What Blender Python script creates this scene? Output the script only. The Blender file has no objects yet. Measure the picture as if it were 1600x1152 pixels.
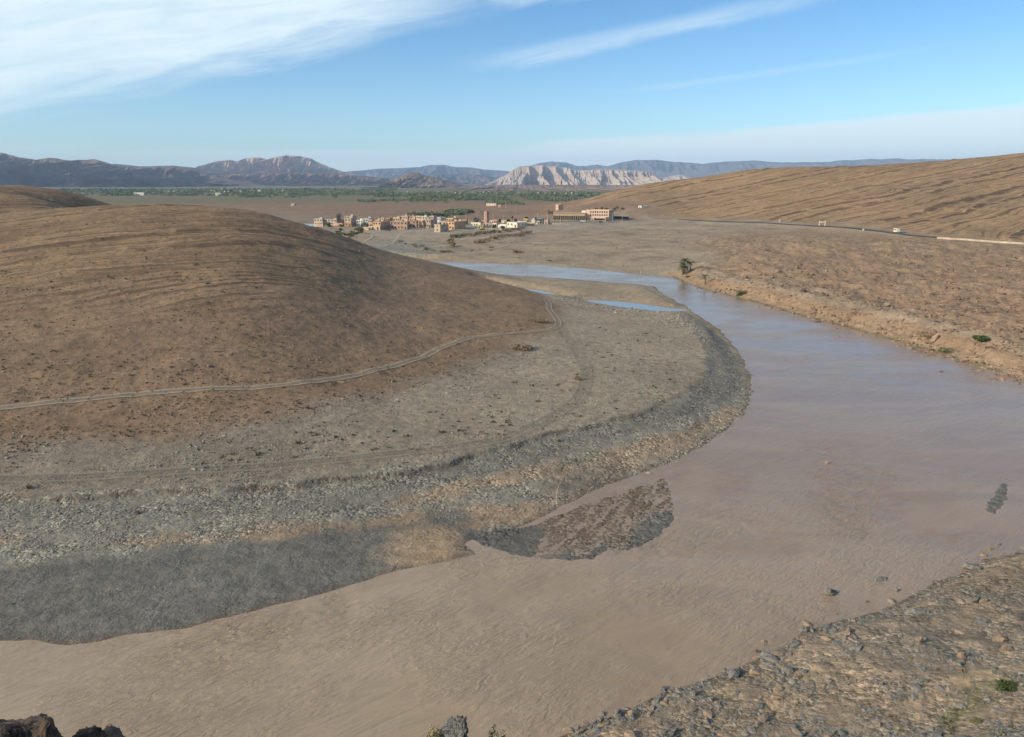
import bpy, bmesh, math, random
import numpy as np
from mathutils import Vector, Matrix
sc = bpy.context.scene
S = 40/35.0                 # all traced metres below are for a 35 m eye height
H = 35*S
FPX = 1232.0
PITCH = math.atan(292/1232)
# ------------------------------------------------------------------ camera
cam_d = bpy.data.cameras.new('camera'); cam = bpy.data.objects.new('camera', cam_d)
sc.collection.objects.link(cam); sc.camera = cam
cam.location = (0, 0, H); cam.rotation_euler = (math.pi/2-PITCH, 0, 0)
cam_d.sensor_width = 36; cam_d.lens = 36*FPX/1600
cam_d.clip_start = 0.5; cam_d.clip_end = 80000
sc.render.resolution_x, sc.render.resolution_y = 1024, 737
# ------------------------------------------------------------------ light
SUN_EL = math.radians(24); SUN_AZ = math.radians(-114)   # azimuth from +Y, clockwise: left and a little behind
sund = bpy.data.lights.new('sun', 'SUN'); sun = bpy.data.objects.new('sun', sund)
sc.collection.objects.link(sun)
sund.energy = 4.5; sund.angle = math.radians(0.6); sund.color = (1.0, 0.86, 0.70)
sd_ = Vector((math.sin(SUN_AZ)*math.cos(SUN_EL), math.cos(SUN_AZ)*math.cos(SUN_EL), math.sin(SUN_EL)))
sun.rotation_euler = sd_.to_track_quat('Z', 'Y').to_euler()
sc.view_settings.view_transform = 'Standard'; sc.view_settings.look = 'None'
sc.view_settings.exposure = 0.2; sc.view_settings.gamma = 1.0

class NT:
    def __init__(s, tree): s.t = tree; s.n = tree.nodes; s.l = tree.links
    def node(s, typ, **kw):
        n = s.n.new(typ)
        for k, v in kw.items(): setattr(n, k, v)
        return n
    def put(s, sock, v):
        if isinstance(v, bpy.types.NodeSocket): s.l.new(v, sock)
        elif v is not None:
            if hasattr(sock.default_value, '__len__') and not hasattr(v, '__len__'): v = [v]*len(sock.default_value)
            if hasattr(sock.default_value, '__len__') and len(sock.default_value) == 4 and len(v) == 3: v = (*v, 1)
            sock.default_value = v
    def m(s, op, a, b=None, c=None, clamp=False):
        n = s.node('ShaderNodeMath', operation=op); n.use_clamp = clamp
        for i, v in enumerate((a, b, c)):
            if v is not None: s.put(n.inputs[i], v)
        return n.outputs[0]
    def mr(s, v, a, b, c=0.0, d=1.0, smooth=True):
        n = s.node('ShaderNodeMapRange'); n.interpolation_type = 'SMOOTHSTEP' if smooth else 'LINEAR'
        for i, x in enumerate((v, a, b, c, d)): s.put(n.inputs[i], x)
        return n.outputs[0]
    def mix(s, f, a, b, blend='MIX'):
        n = s.node('ShaderNodeMix', data_type='RGBA', blend_type=blend)
        s.put(n.inputs[0], f); s.put(n.inputs[6], a); s.put(n.inputs[7], b); return n.outputs[2]
    def noise(s, vec, scale, detail=4, rough=0.55, dist=0.0):
        n = s.node('ShaderNodeTexNoise'); n.noise_dimensions = '3D'
        s.put(n.inputs['Vector'], vec); n.inputs['Scale'].default_value = scale
        n.inputs['Detail'].default_value = detail; n.inputs['Roughness'].default_value = rough
        n.inputs['Distortion'].default_value = dist
        return n.outputs['Fac']
    def voro(s, vec, scale, out='Distance', feature='F1'):
        n = s.node('ShaderNodeTexVoronoi'); n.feature = feature
        s.put(n.inputs['Vector'], vec); n.inputs['Scale'].default_value = scale
        return n.outputs[out]
    def mapping(s, vec, scale=(1, 1, 1), rot=(0, 0, 0), loc=(0, 0, 0)):
        n = s.node('ShaderNodeMapping'); s.put(n.inputs[0], vec)
        n.inputs[1].default_value = loc; n.inputs[2].default_value = rot; n.inputs[3].default_value = scale
        return n.outputs[0]
# ------------------------------------------------------------------ sky
w = bpy.data.worlds.new('World'); sc.world = w; w.use_nodes = True
w.node_tree.nodes.clear(); N = NT(w.node_tree)
sky = N.node('ShaderNodeTexSky'); sky.sky_type = 'NISHITA'; sky.sun_disc = False
sky.sun_elevation = SUN_EL; sky.sun_rotation = SUN_AZ % (2*math.pi)
sky.altitude = 1000; sky.air_density = 1.0; sky.dust_density = 0.6; sky.ozone_density = 1.6
tc = N.node('ShaderNodeTexCoord'); sx = N.node('ShaderNodeSeparateXYZ'); N.l.new(tc.outputs['Generated'], sx.inputs[0])
deg = 180/math.pi
az = N.m('MULTIPLY', N.m('ARCTAN2', sx.outputs[0], sx.outputs[1]), deg)
el = N.m('MULTIPLY', N.m('ARCSINE', sx.outputs[2]), deg)
def cvec(a, b, sh):                      # streaky coordinates: along the cloud, across it
    c = N.node('ShaderNodeCombineXYZ')
    N.put(c.inputs[0], N.m('MULTIPLY', az, a)); N.put(c.inputs[1], N.m('MULTIPLY', N.m('SUBTRACT', el, N.m('MULTIPLY', az, sh)), b))
    return c.outputs[0]
n1 = N.noise(cvec(0.05, 0.28, 0.2), 1.0, 6, 0.55, 0.4)
n2 = N.noise(cvec(0.16, 1.1, 0.2), 1.0, 6, 0.6, 0.8)
n3 = N.noise(cvec(0.03, 0.5, 0.05), 1.0, 5, 0.55, 0.3)
wob = N.m('MULTIPLY', N.m('SUBTRACT', n1, 0.5), 9.0)
wob2 = N.m('MULTIPLY', N.m('SUBTRACT', n2, 0.5), 3.0)
# big veil, upper left
dA = N.m('ADD', N.m('ADD', N.m('SUBTRACT', el, N.m('ADD', N.m('MULTIPLY', az, 0.24), 11.4)), N.m('MULTIPLY', wob2, 0.7)), N.m('MULTIPLY', wob, 0.3))
A = N.m('MULTIPLY', N.mr(dA, -0.8, 2.0), N.mr(az, 4.0, -14.0))
A = N.m('MULTIPLY', A, N.mr(n2, 0.2, 0.7, 0.72, 1.0))
def streak(c0, c1, w0, a0, a1, a2, a3, amp, nz):
    d = N.m('ABSOLUTE', N.m('ADD', N.m('SUBTRACT', el, N.m('ADD', N.m('MULTIPLY', az, c1), c0)), N.m('MULTIPLY', wob2, nz)))
    t = N.mr(d, w0, 0.0)
    t = N.m('MULTIPLY', t, N.m('MULTIPLY', N.mr(az, a0, a1), N.mr(az, a3, a2)))
    return N.m('MULTIPLY', N.m('MULTIPLY', t, amp), N.mr(n2, 0.25, 0.7, 0.5, 1.0))
B = streak(8.15, 0.165, 0.95, -5, 3, 12, 25, 0.5, 0.3)
C = streak(12.1, 0.13, 1.2, -4, 1, 6, 12, 0.68, 0.25)
D = streak(12.1, 0.06, 0.9, -22, -15, -11, -6, 0.7, 0.3)
E = streak(10.4, -0.02, 0.9, -20, -14, -9, -5, 0.32, 0.35)
Fh = streak(5.2, 0.1, 0.35, 5, 12, 20, 30, 0.22, 0.12)
# low veil over the mountains, climbing to the right
hv = N.m('ADD', N.m('SUBTRACT', N.m('ADD', 2.2, N.m('MULTIPLY', N.m('MAXIMUM', az, 0.0), 0.085)), el), N.m('MULTIPLY', N.m('SUBTRACT', n3, 0.5), 3.2))
G = N.m('MULTIPLY', N.mr(hv, -0.3, 0.5), N.mr(az, -36, 14, 0.40, 1.0))
tot = N.m('MAXIMUM', A, B)
for q in (C, D, E, Fh, G): tot = N.m('MAXIMUM', tot, q)
tot = N.m('MULTIPLY', tot, N.mr(el, -0.5, 0.3))
tot = N.m('MULTIPLY', tot, 0.95, clamp=True)
tint = N.mix(1.0, sky.outputs[0], N.mix(N.mr(el, 1.0, 15.0, smooth=False), (0.88, 1.08, 1.22, 1), (0.44, 0.80, 1.06, 1)), 'MULTIPLY')
skyc = N.mix(tot, tint, (6.2, 7.3, 7.7))
bg = N.node('ShaderNodeBackground'); N.l.new(skyc, bg.inputs[0]); bg.inputs[1].default_value = 0.125
wo = N.node('ShaderNodeOutputWorld'); N.l.new(bg.outputs[0], wo.inputs[0])
# ------------------------------------------------------------------ pixel <-> world helpers (build time only)
cp, sp = math.cos(PITCH), math.sin(PITCH)
def rdir(px, py):
    u = (px-800)/FPX; v = (576-py)/FPX
    return (u, cp+v*sp, -sp+v*cp)
def PZ(px, py, z=0.0):
    d = rdir(px, py); t = (z-H)/d[2]; return (d[0]*t, d[1]*t)
def PY(px, py, Y):
    d = rdir(px, py); t = Y/d[1]; return (d[0]*t, Y, H+d[2]*t)
# ------------------------------------------------------------------ noise
def _hash(ix, iy, seed):
    h = (ix.astype(np.int64)*374761393 + iy.astype(np.int64)*668265263 + seed*1442695041) & 0xFFFFFFFF
    h = ((h ^ (h >> 13))*1274126177) & 0xFFFFFFFF
    return ((h ^ (h >> 16)) & 0xFFFFFF)/float(0x1000000)
def vnoise(x, y, seed=0):
    x0 = np.floor(x); y0 = np.floor(y); fx = x-x0; fy = y-y0
    ux = fx*fx*fx*(fx*(fx*6-15)+10); uy = fy*fy*fy*(fy*(fy*6-15)+10)
    def g(dx, dy):
        a = _hash(x0+dx, y0+dy, seed)*2*np.pi
        return np.cos(a)*(fx-dx)+np.sin(a)*(fy-dy)
    a = g(0, 0); b = g(1, 0); c = g(0, 1); d = g(1, 1)
    return ((a+(b-a)*ux)+((c+(d-c)*ux)-(a+(b-a)*ux))*uy)*1.5
def fbm(x, y, oct=4, seed=0, gain=0.5):
    s = 0; a = 1.0; tot_ = 0
    for i in range(oct):
        s = s + a*vnoise(x*(2.03**i)+i*17.3, y*(2.03**i)-i*9.1, seed+i); tot_ += a; a *= gain
    return s/tot_*1.3
def ridged(x, y, oct=4, seed=0):
    s = 0; a = 1.0; tot_ = 0
    for i in range(oct):
        s = s + a*(1-np.abs(vnoise(x*(2.1**i)+i*11.3, y*(2.1**i)-i*5.1, seed+i))*2); tot_ += a; a *= 0.5
    return s/tot_
def sst(a, b, x):
    t = np.clip((x-a)/(b-a), 0, 1); return t*t*(3-2*t)
def sdpoly(poly, x, y):
    """signed distance, positive inside"""
    P = np.array(poly, float); d = np.full(x.shape, 1e18); inside = np.zeros(x.shape, bool)
    n = len(P)
    for i in range(n):
        ax, ay = P[i]; bx, by = P[(i+1) % n]
        ex, ey = bx-ax, by-ay; wx, wy = x-ax, y-ay
        t = np.clip((wx*ex+wy*ey)/(ex*ex+ey*ey+1e-9), 0, 1)
        d = np.minimum(d, (wx-ex*t)**2+(wy-ey*t)**2)
        if ay != by:
            c = ((ay > y) != (by > y)) & (x < (bx-ax)*(y-ay)/(by-ay)+ax); inside ^= c
    d = np.sqrt(d); return np.where(inside, d, -d)
def dline(line, x, y):
    P = np.array(line, float); d = np.full(x.shape, 1e18)
    for i in range(len(P)-1):
        ax, ay = P[i]; bx, by = P[i+1]; ex, ey = bx-ax, by-ay; wx, wy = x-ax, y-ay
        t = np.clip((wx*ex+wy*ey)/(ex*ex+ey*ey+1e-9), 0, 1)
        d = np.minimum(d, (wx-ex*t)**2+(wy-ey*t)**2)
    return np.sqrt(d)
def poly(pts, z=0.0): return [PZ(p[0], p[1], (p[2] if len(p) > 2 else z)*S) for p in pts]
# ------------------------------------------------------------------ traced outlines
WATER = poly([(-700,1010),(-200,1005),(-40,1003),(0,1002),(50,1000),(85,1003),(110,1007),(150,1003),(200,992),(290,982),(340,968),(400,955),(480,935),(560,912),(620,893),(680,882),(740,866),
 (720,850),(740,840),(800,830),(835,815),(870,795),(930,765),(1000,740),(1080,705),(1130,675),(1160,645),(1177,608),(1168,580),(1155,550),(1130,522),(1105,502),(1085,490),(1075,480),(1050,466),(1028,455),(1022,447),(990,444),(940,440),(880,435),(800,430),(740,428),(700,426),(600,418),(480,412),
 (480,404),(600,402),(640,405),(700,407),(760,411),(840,414),(900,419),(960,425),(1000,430),(1050,433),(1080,447),(1110,455),(1150,465),(1200,478),(1250,493),(1310,508),(1400,533),(1500,563),(1600,597),(1750,655),(2100,760),
 (2100,790),(1850,815),(1700,838),(1600,862),(1540,875),(1510,890),(1460,912),(1410,940),(1370,958),(1310,970),(1250,990),(1220,1010),(1160,1040),(1100,1063),(1040,1080),(980,1110),(920,1130),(870,1152),(700,1235),(300,1300),(-300,1340),(-900,1250)])
POOL_A = poly([(760,440),(800,449),(830,452),(862,458),(880,464),(850,463),(815,457),(770,449)])
POOL_B = poly([(915,469),(960,471),(1000,475),(1045,482),(1075,484),(1060,487),(1020,486),(970,480),(925,473)])
POOL_C = poly([(300,346),(420,349.6),(496,350),(492,356),(420,357),(300,357)])
DELTA = poly([(700,822),(745,855),(762,862),(785,868),(800,872),(850,878),(938,881),(951,868),(955,864),(985,867),(1010,858),(1042,838),(1060,815),(1060,785),(1052,755),(1040,742),(1010,752),(960,768),(900,788),(850,806),(820,820),(760,832)])
SHOAL = [poly([(1572,748),(1576,765),(1570,788),(1556,804),(1540,800),(1542,785),(1556,768)]),
         poly([(1095,822),(1092,800),(1110,760),(1120,732),(1150,724),(1180,745),(1165,775),(1150,800),(1120,812)])]
TERRACE = poly([(-500,800),(-100,778),(0,776),(150,776),(300,768),(450,758),(600,742),(700,722),(800,692),(880,674),(1000,645),(1070,612),(1105,580),(1110,545),(1080,515),(1040,500),(960,490),(900,478),(870,468),(500,470),(-500,520)], 1.6)
ROAD = [(1010,342,5.0),(1060,345,5.5),(1120,348,5.7),(1200,350.5,6),(1290,356,6),(1350,361,6),(1400,367,6),(1430,371,6),(1500,376,6.3),(1600,383,6.6),(1700,389,7),(1850,398,7)]
ROADW = [PZ(a, b, c*S) for a, b, c in ROAD]
# ------------------------------------------------------------------ control points for the large relief
ctl = []
def cz(px, py, z): x, y = PZ(px, py, z*S); ctl.append((x, y, z*S))
def cy(px, py, Y): ctl.append(PY(px, py, Y*S))
def cw(px, Y, z): ctl.append(((px-800)/FPX*Y*S/cp, Y*S, z*S))
for a in [(-300,740,2),(0,740,1.9),(300,735,1.9),(600,700,1.9),(800,650,1.9),(950,600,1.9),(1050,540,1.7),(1000,500,1.4),(900,480,1.2),(950,460,.8),(800,437,.8),(1020,465,.6),
          (-300,830,.9),(0,830,.9),(300,820,.9),(600,780,.9),(850,720,.9),(1100,620,1.0),(1140,560,.9),(0,940,.4),(300,900,.4),(600,850,.4),(-400,940,.4),
          (0,690,2.8),(240,670,2.8),(450,645,2.6),(600,615,2.4),(720,580,2.2),(-300,690,3),(875,480,1.5),(860,468,1.6),
          (800,400,1.0),(900,400,1.2),(1000,400,1.6),(1000,375,2.8),(900,370,2.8),(760,375,2.2),(1040,425,1.0),(700,397,1.0),(600,375,2.2),(650,385,1.6),(560,372,2.4),
          (500,353,3.2),(600,357,3.2),(700,361,3.0),(800,353,3.8),(860,346,4.4),(900,345,4.6),(950,345,4.8),(700,345,3.6),(550,340,2.0),
          (1100,436,2.5),(1150,442,3.2),(1200,445,3.6),(1100,415,3.2),(1200,410,4.2),(1200,380,5),(1100,380,3.8),(1300,480,3.4),(1300,450,3.9),(1300,400,4.8),(1300,370,5.5),
          (1400,505,3.2),(1400,470,3.8),(1400,430,4.6),(1400,390,5.5),(1600,570,3.0),(1600,540,3.6),(1600,480,4.8),(1600,420,5.8),(1500,540,3.0),(1500,440,5.2),
          (1900,640,4),(1900,560,5.5),(1900,470,7),
          (1600,890,1.2),(1600,1000,2.6),(1600,1152,5),(1400,1152,3),(1400,1050,1.8),(1200,1152,1.6),(1100,1130,.8),(1600,1300,9),(1300,1300,6),(1000,1300,4),(1900,1000,5),(1900,1200,10),(1750,870,2)]: cz(*a)
for r in ROAD: cz(*r)
for px, yf, zf, yc, Yc in [(-400,650,5,345,300),(-200,648,4.6,340,290),(0,640,4.2,335,280),(150,628,4.2,322,280),(300,617,4.1,321.5,275),(400,609,3.9,331,270),(450,605,3.8,345,272),(520,592,3.5,364,275),(600,576,3.2,397,275),(640,566,3.1,409,272),(700,548,2.9,426,258),(770,524,2.7,447,237),(830,510,2.2,468,219)]:
    x0, y0 = PZ(px, yf, zf*S); x1, y1, z1 = PY(px, yc, Yc*S)
    for t in (0, .2, .4, .6, .8, 1.0):
        g = t+0.16*math.sin(math.pi*t)
        ctl.append((x0+(x1-x0)*t, y0+(y1-y0)*t, zf*S+(z1-zf*S)*g))
    if z1 > 9:
        for k, dY in ((0.80, 35), (0.5, 75)): ctl.append((x1*(1+dY/Yc), y1+dY*S, z1*k if px > 180 else z1*(k*0.3+0.66)))
for px, yc in [(-300,297),(-150,294),(0,292),(30,291),(60,293),(100,301),(140,317)]:
    cy(px, yc, 480); z1 = PY(px, yc, 480*S)[2]/S
    cw(px, 400, z1*0.9); cw(px, 580, z1*0.45); cw(px, 720, 2)
for px, z in [(180,14),(230,6),(300,2)]: cw(px, 470, z); cw(px, 600, 2)
for px in (350, 430, 500): cw(px, 430, 1.5); cw(px, 480, 1.2); cw(px, 620, -0.5)
for px in (250, 350, 440): cw(px, 660, -0.5)
for px in (0, 200, 400, 600, 800): cw(px, 900, 1.0); cw(px, 1150, 1.0)
for px in (100, 300, 500, 700): cw(px, 780, 1.5)
for a in [(1200,335,615),(1200,320,650),(1200,290,740),(1200,265,830),(1400,348,490),(1400,325,545),(1400,300,620),(1400,283,690),(1400,258,780),(1600,350,450),(1600,320,510),(1600,290,590),(1600,260,680),(1600,240,770),
          (1300,343,560),(1300,328,600),(1300,261,810),(1500,251,775),(1250,263,795),(1300,300,675),(1500,300,610),(1000,330,680),(1000,310,780),(1000,291,900),(1050,283,900),(1100,338,650),(1100,315,730),(1100,295,810),(1100,277,890),(1150,268,850),(900,325,800),(900,316,950),(950,334,690),(950,303,920),
          (1900,340,430),(1900,260,620),(1900,215,760),(2300,300,500),(2300,200,760)]: cy(*a)
for px, Y, z in [(1200,950,42),(1400,950,48),(1600,950,56),(1000,1050,26),(1100,1050,36),(900,1150,4),(860,900,1.5),(860,780,3),(1900,950,75)]: cw(px, Y, z)
C3 = np.array(ctl)
def uv(x, y): r = np.hypot(x, y)+1e-6; return np.arctan2(x, y), np.log(r)
cu, cv = uv(C3[:, 0], C3[:, 1]); n_ = len(C3)
def kern(d2): return 0.5*d2*np.log(d2+1e-12)
K = kern((cu[:, None]-cu[None])**2+(cv[:, None]-cv[None])**2)+np.eye(n_)*2e-4
Pm = np.stack([np.ones(n_), cu, cv], 1)
A_ = np.block([[K, Pm], [Pm.T, np.zeros((3, 3))]])
sol = np.linalg.lstsq(A_, np.concatenate([C3[:, 2], np.zeros(3)]), rcond=None)[0]
NU, NV = 420, 380
gu = np.linspace(-0.95, 0.95, NU); gv = np.linspace(3.2, 7.6, NV); GU, GV = np.meshgrid(gu, gv, indexing='ij')
tf = np.empty(NU*NV)
for i in range(0, NU*NV, 20000):
    a0_ = GU.ravel()[i:i+20000]; b0_ = GV.ravel()[i:i+20000]
    k0_ = kern((a0_[:, None]-cu[None])**2+(b0_[:, None]-cv[None])**2)
    tf[i:i+20000] = k0_@sol[:n_]+sol[n_]+sol[n_+1]*a0_+sol[n_+2]*b0_
TG = tf.reshape(NU, NV)
def tps(x, y):                      # bilinear lookup in the fitted relief
    u_, v_ = uv(x, y); fu = (np.clip(u_, -0.9499, 0.9499)+0.95)/1.9*(NU-1); fv = (np.clip(v_, 3.2001, 7.599)-3.2)/4.4*(NV-1)
    iu = np.clip(fu.astype(int), 0, NU-2); iv = np.clip(fv.astype(int), 0, NV-2); tu = fu-iu; tv = fv-iv
    return (TG[iu, iv]*(1-tu)+TG[iu+1, iv]*tu)*(1-tv)+(TG[iu, iv+1]*(1-tu)+TG[iu+1, iv+1]*tu)*tv
# hill outlines on the ground plan
HILL_L = poly([(-900,700,4),(-300,690,3.4),(0,694,2.8),(150,690,2.8),(300,672,2.7),(400,655,2.6),(560,622,2.4),(640,600,2.3),(720,575,2.2),(790,548,2),(850,522,2),(872,505,1.6),(868,486,1.5),(850,470,1.5),(830,460,1.5)]) + \
         [(x*S, y*S) for x, y in [(5,262),(-20,300),(-60,345),(-110,400),(-150,440),(-190,520),(-260,640),(-700,720),(-900,300)]]
HILL_R = [PZ(a, b, c*S) for a, b, c in [(1850,396,7),(1700,387,7),(1600,381,6.6),(1500,374,6.3),(1430,369.5,6),(1400,365.5,6),(1350,359.5,6),(1290,354.5,6),(1200,349,6),(1120,346,5.7),(1060,343,5.5),(1000,338,5.0),(940,331,5),(900,329,4.5)]] + \
         [(x*S, y*S) for x, y in [(60,800),(90,1000),(110,1300),(1300,1300),(1500,500),(900,300)]]
RIGHT = [PZ(a, b) for a, b in [(1040,431),(1080,447),(1110,455),(1150,465),(1200,478),(1250,493),(1310,508),(1400,533),(1500,563),(1600,597),(1750,655),(2100,760)]]+[(x*S, y*S) for x, y in [(900,100),(900,700),(230,580),(150,520),(88,420),(82,340)]]
def feats(x, y):
    near = (np.hypot(x, y) < 760*S)
    F = {}
    for k, P in (('w', WATER), ('pa', POOL_A), ('pb', POOL_B), ('pc', POOL_C), ('d', DELTA), ('s0', SHOAL[0]), ('s1', SHOAL[1]), ('t', TERRACE), ('r', RIGHT)):
        v = np.full(x.shape, -500.0); v[near] = sdpoly(P, x[near], y[near]); F[k] = v
    F['hl'] = sdpoly(HILL_L, x, y); F['hr'] = sdpoly(HILL_R, x, y)
    rd = np.full(x.shape, 500.0); rd[near] = dline(ROADW, x[near], y[near]); F['rd'] = rd
    return F
def terrain(x, y, full=False):
    x = np.asarray(x, float); y = np.asarray(y, float)
    F = feats(x, y); r = np.hypot(x, y); a = np.arctan2(x, y)
    z0 = tps(x, y)
    far = sst(1150*S, 1600*S, r)
    z0 = np.clip(z0, 0.35, 95)+0.9*np.exp(-(F['rd']/7.0)**2)
    z0 = z0*(1-far)+far*(1.0+0.3*fbm(x/300, y/300, 3, 5))
    side = sst(1.0, 1.5, np.abs(a)); z0 = z0*(1-side)+side*6
    hl = sst(-2, 12, F['hl']); hr = sst(-2, 25, F['hr'])
    hill = np.maximum(hl, hr)*(1-far)
    # gravel terrace step
    st = sst(-0.7, 0.7, F['t']+1.5*fbm(x/9, y/9, 3, 21))
    tb = np.exp(-np.clip(F['t'], -100, 100)**2/90.0)
    z0 = z0+(st-0.5)*(0.5-0.38*sst(-10, 45, x))*tb*(1-hl)*sst(60,75,r)
    # bedding: tilted rock layers stepping out of the slopes
    wx = 6*fbm(x/60, y/60, 3, 31); 
    sl = (z0*1.0-0.37*x+0.62*y+1.0*wx)
    per = 8.0; q = sl/per+0.25*fbm(x/45, y/45, 3, 33); fr = q-np.floor(q)
    lay = (_hash(np.floor(q), np.floor(q)*0, 3)*0.9+0.1)*sst(-0.15, 0.35, fbm(x/38, y/38, 3, 37))
    led = (fr-sst(0.80, 1.0, fr))*lay
    hi = sst(10, 17, z0)*sst(0.05,-0.25,a)
    z0 = z0+hl*led*(0.12+0.7*hi)
    q2 = (z0-0.196*x+0.081*y+0.25*wx)/4.6+0.22*fbm(x/90, y/90, 3, 43); fr2 = q2-np.floor(q2)
    lay2 = (_hash(np.floor(q2), np.floor(q2)*0, 9)*1.0+0.05)*sst(-0.2, 0.3, fbm(x/60, y/60, 3, 47))
    z0 = z0+hr*(fr2-sst(0.82, 1.0, fr2))*lay2*1.6
    # ruggedness
    gull = ridged(x/26, y/26, 4, 51)
    z0 = z0+hill*(0.35*fbm(x/7, y/7, 4, 53)+0.5*fbm(x/35, y/35, 3, 55))
    rb = sst(-1, 2, F['r'])*(1-hill)*sst(0, 9, -F['w'])*sst(560*S, 420*S, y)   # broken slope right of the river
    rfa = sst(4, 85, F['rd']+60*sst(0.36, 0.5, a)); rbw = rb*sst(-2, 14, F['r'])*sst(3, 14, F['rd'])*rfa
    z0 = z0+rbw*(1.5*(gull-0.35)+0.8*fbm(x/5, y/5, 4, 57))
    mid = (1-hill)*(1-far)*sst(300*S, 360*S, r)
    z0 = z0+mid*(0.8*fbm(x/26, y/22, 4, 61)+0.5*(ridged(x/40, y/30, 3, 161)-0.5))*sst(2, 10, F['rd'])*rfa
    nb = sst(0.0, 0.12, a)*sst(120, 95, r)                                              # near right bank
    z0 = z0+nb*(0.28*fbm(x/3.0, y/3.0, 4, 63)+0.5*fbm(x/14, y/14, 3, 65))
    flat = (1-hill)*(1-nb)*(1-rbw)*(1-mid)
    z0 = z0+flat*0.10*fbm(x/5, y/5, 4, 67)
    z0 = np.maximum(z0, 0.12)
    # water bodies
    wn = 1.6*fbm(x/9, y/9, 4, 71)+0.5*fbm(x/1.8, y/1.8, 3, 73)
    wn = wn*sst(20, 160, r)*1.3
    sd = np.maximum.reduce([F['w']+wn*0.55, F['pa']+0.3*wn, F['pb']+0.3*wn, F['pc']])
    L = np.where(rb > 0.3, 11.0, np.where(nb > 0.5, 3.5, 9.0))
    out = -sd
    land = np.where(out > 0, z0*np.clip(out/L, 0, 1)**0.8*sst(-0.2, L, out*1.6)+0.015+0.02*np.clip(out, 0, 5), -np.minimum(0.05+0.06*sd, 0.6))
    str_ = 0.6*fbm((0.87*x-0.5*y)/0.9, (0.5*x+0.87*y)/5.0, 4, 81, 0.6)+0.75*fbm(x/0.5, y/0.6, 4, 181, 0.7)                                                       # streaks down the delta
    dd = F['d']+0.7*fbm(x/3, y/3, 3, 83)
    core = sst(-0.2, 1.2, dd)
    u1 = PD[0]; emb = sst(0.0, 0.5, 0.42+0.9*str_*1.0+0.55*sst(0.0, 1.0, dzone(x, y)))
    land = np.where(dd > 0, np.maximum(land, -0.05+core*(0.065*emb)), land)
    for k in ('s0',):
        land = np.where(F[k] > -0.2, np.maximum(land, -0.03+0.08*sst(-0.2, 0.6, F[k]+0.5*fbm(x/1.2, y/1.2, 3, 85))), land)
    # outcrop the viewer stands on
    cl = H-1.65-0.97*(np.maximum(r-0.9, 0))+1.0*fbm(x/3.5, y/3.5, 4, 91)*sst(1.5, 8, r)
    z = np.maximum(land, np.where(r < 42, cl, -9))
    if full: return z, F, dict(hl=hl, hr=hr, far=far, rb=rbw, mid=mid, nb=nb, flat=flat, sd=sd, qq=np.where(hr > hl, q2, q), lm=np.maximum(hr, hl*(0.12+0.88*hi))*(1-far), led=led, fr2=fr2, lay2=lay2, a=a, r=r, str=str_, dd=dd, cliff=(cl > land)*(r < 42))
    return z
PD = (0, 0)
DCORE = [poly([(700,828),(745,855),(785,868),(830,874),(845,850),(850,830),(830,818),(770,828)]), poly([(985,867),(1010,858),(1042,838),(1060,815),(1060,790),(1040,800),(1010,806),(985,830),(980,850)]), poly([(850,878),(938,881),(948,868),(955,852),(940,845),(920,862),(880,868),(850,866)])]
def dzone(x, y): return np.maximum.reduce([sdpoly(p, x, y) for p in DCORE])
def hgt(x, y): return float(terrain(np.array([x]), np.array([y]))[0])
def hgts(xs, ys): return terrain(np.array(xs, float), np.array(ys, float))
def hit(px, py, t0=20.0, t1=1500.0):
    d = rdir(px, py); ts = np.exp(np.linspace(math.log(t0), math.log(t1), 500))
    x = d[0]*ts; y = d[1]*ts; z = H+d[2]*ts; g = terrain(x, y); b = np.nonzero(z < np.maximum(g, 0))[0]
    if len(b) == 0: return None
    i = b[0]; ts = np.linspace(ts[max(i-1, 0)], ts[i], 20); x = d[0]*ts; y = d[1]*ts; z = H+d[2]*ts; g = np.maximum(terrain(x, y), 0)
    b = np.nonzero(z <= g)[0]; j = b[0] if len(b) else 19
    return Vector((x[j], y[j], g[j]))
# ------------------------------------------------------------------ object helpers
def link(o): sc.collection.objects.link(o); return o
def tag(o, label=None, cat=None, group=None, kind=None):
    if label: o['label'] = label
    if cat: o['category'] = cat
    if group: o['group'] = group
    if kind: o['kind'] = kind
    return o
def empty(name, loc, rz=0.0, label=None, cat=None, group=None):
    o = bpy.data.objects.new(name, None); link(o); o.location = loc; o.rotation_euler = (0, 0, rz)
    o.empty_display_size = 0.5
    return tag(o, label, cat, group)
def npmesh(name, V, Fc, mat=None, smooth=False, attrs=None):
    """V (n,3), Fc (m,k) equal-size faces"""
    me = bpy.data.meshes.new(name); V = np.ascontiguousarray(V, np.float32); Fc = np.ascontiguousarray(Fc, np.int32)
    me.vertices.add(len(V)); me.vertices.foreach_set('co', V.ravel())
    m_, k = Fc.shape; me.loops.add(m_*k); me.loops.foreach_set('vertex_index', Fc.ravel())
    me.polygons.add(m_); me.polygons.foreach_set('loop_start', np.arange(0, m_*k, k, dtype=np.int32))
    me.update(calc_edges=True)
    me.polygons.foreach_set('use_smooth', np.full(m_, smooth))
    if attrs:
        for an, (ty, arr) in attrs.items():
            at = me.attributes.new(an, ty, 'POINT')
            at.data.foreach_set('color' if ty == 'FLOAT_COLOR' else 'value', np.ascontiguousarray(arr, np.float32).ravel())
    if mat: me.materials.append(mat)
    me.validate(); return me
def mobj(name, me, parent=None): o = bpy.data.objects.new(name, me); link(o); o.parent = parent; return o
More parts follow.
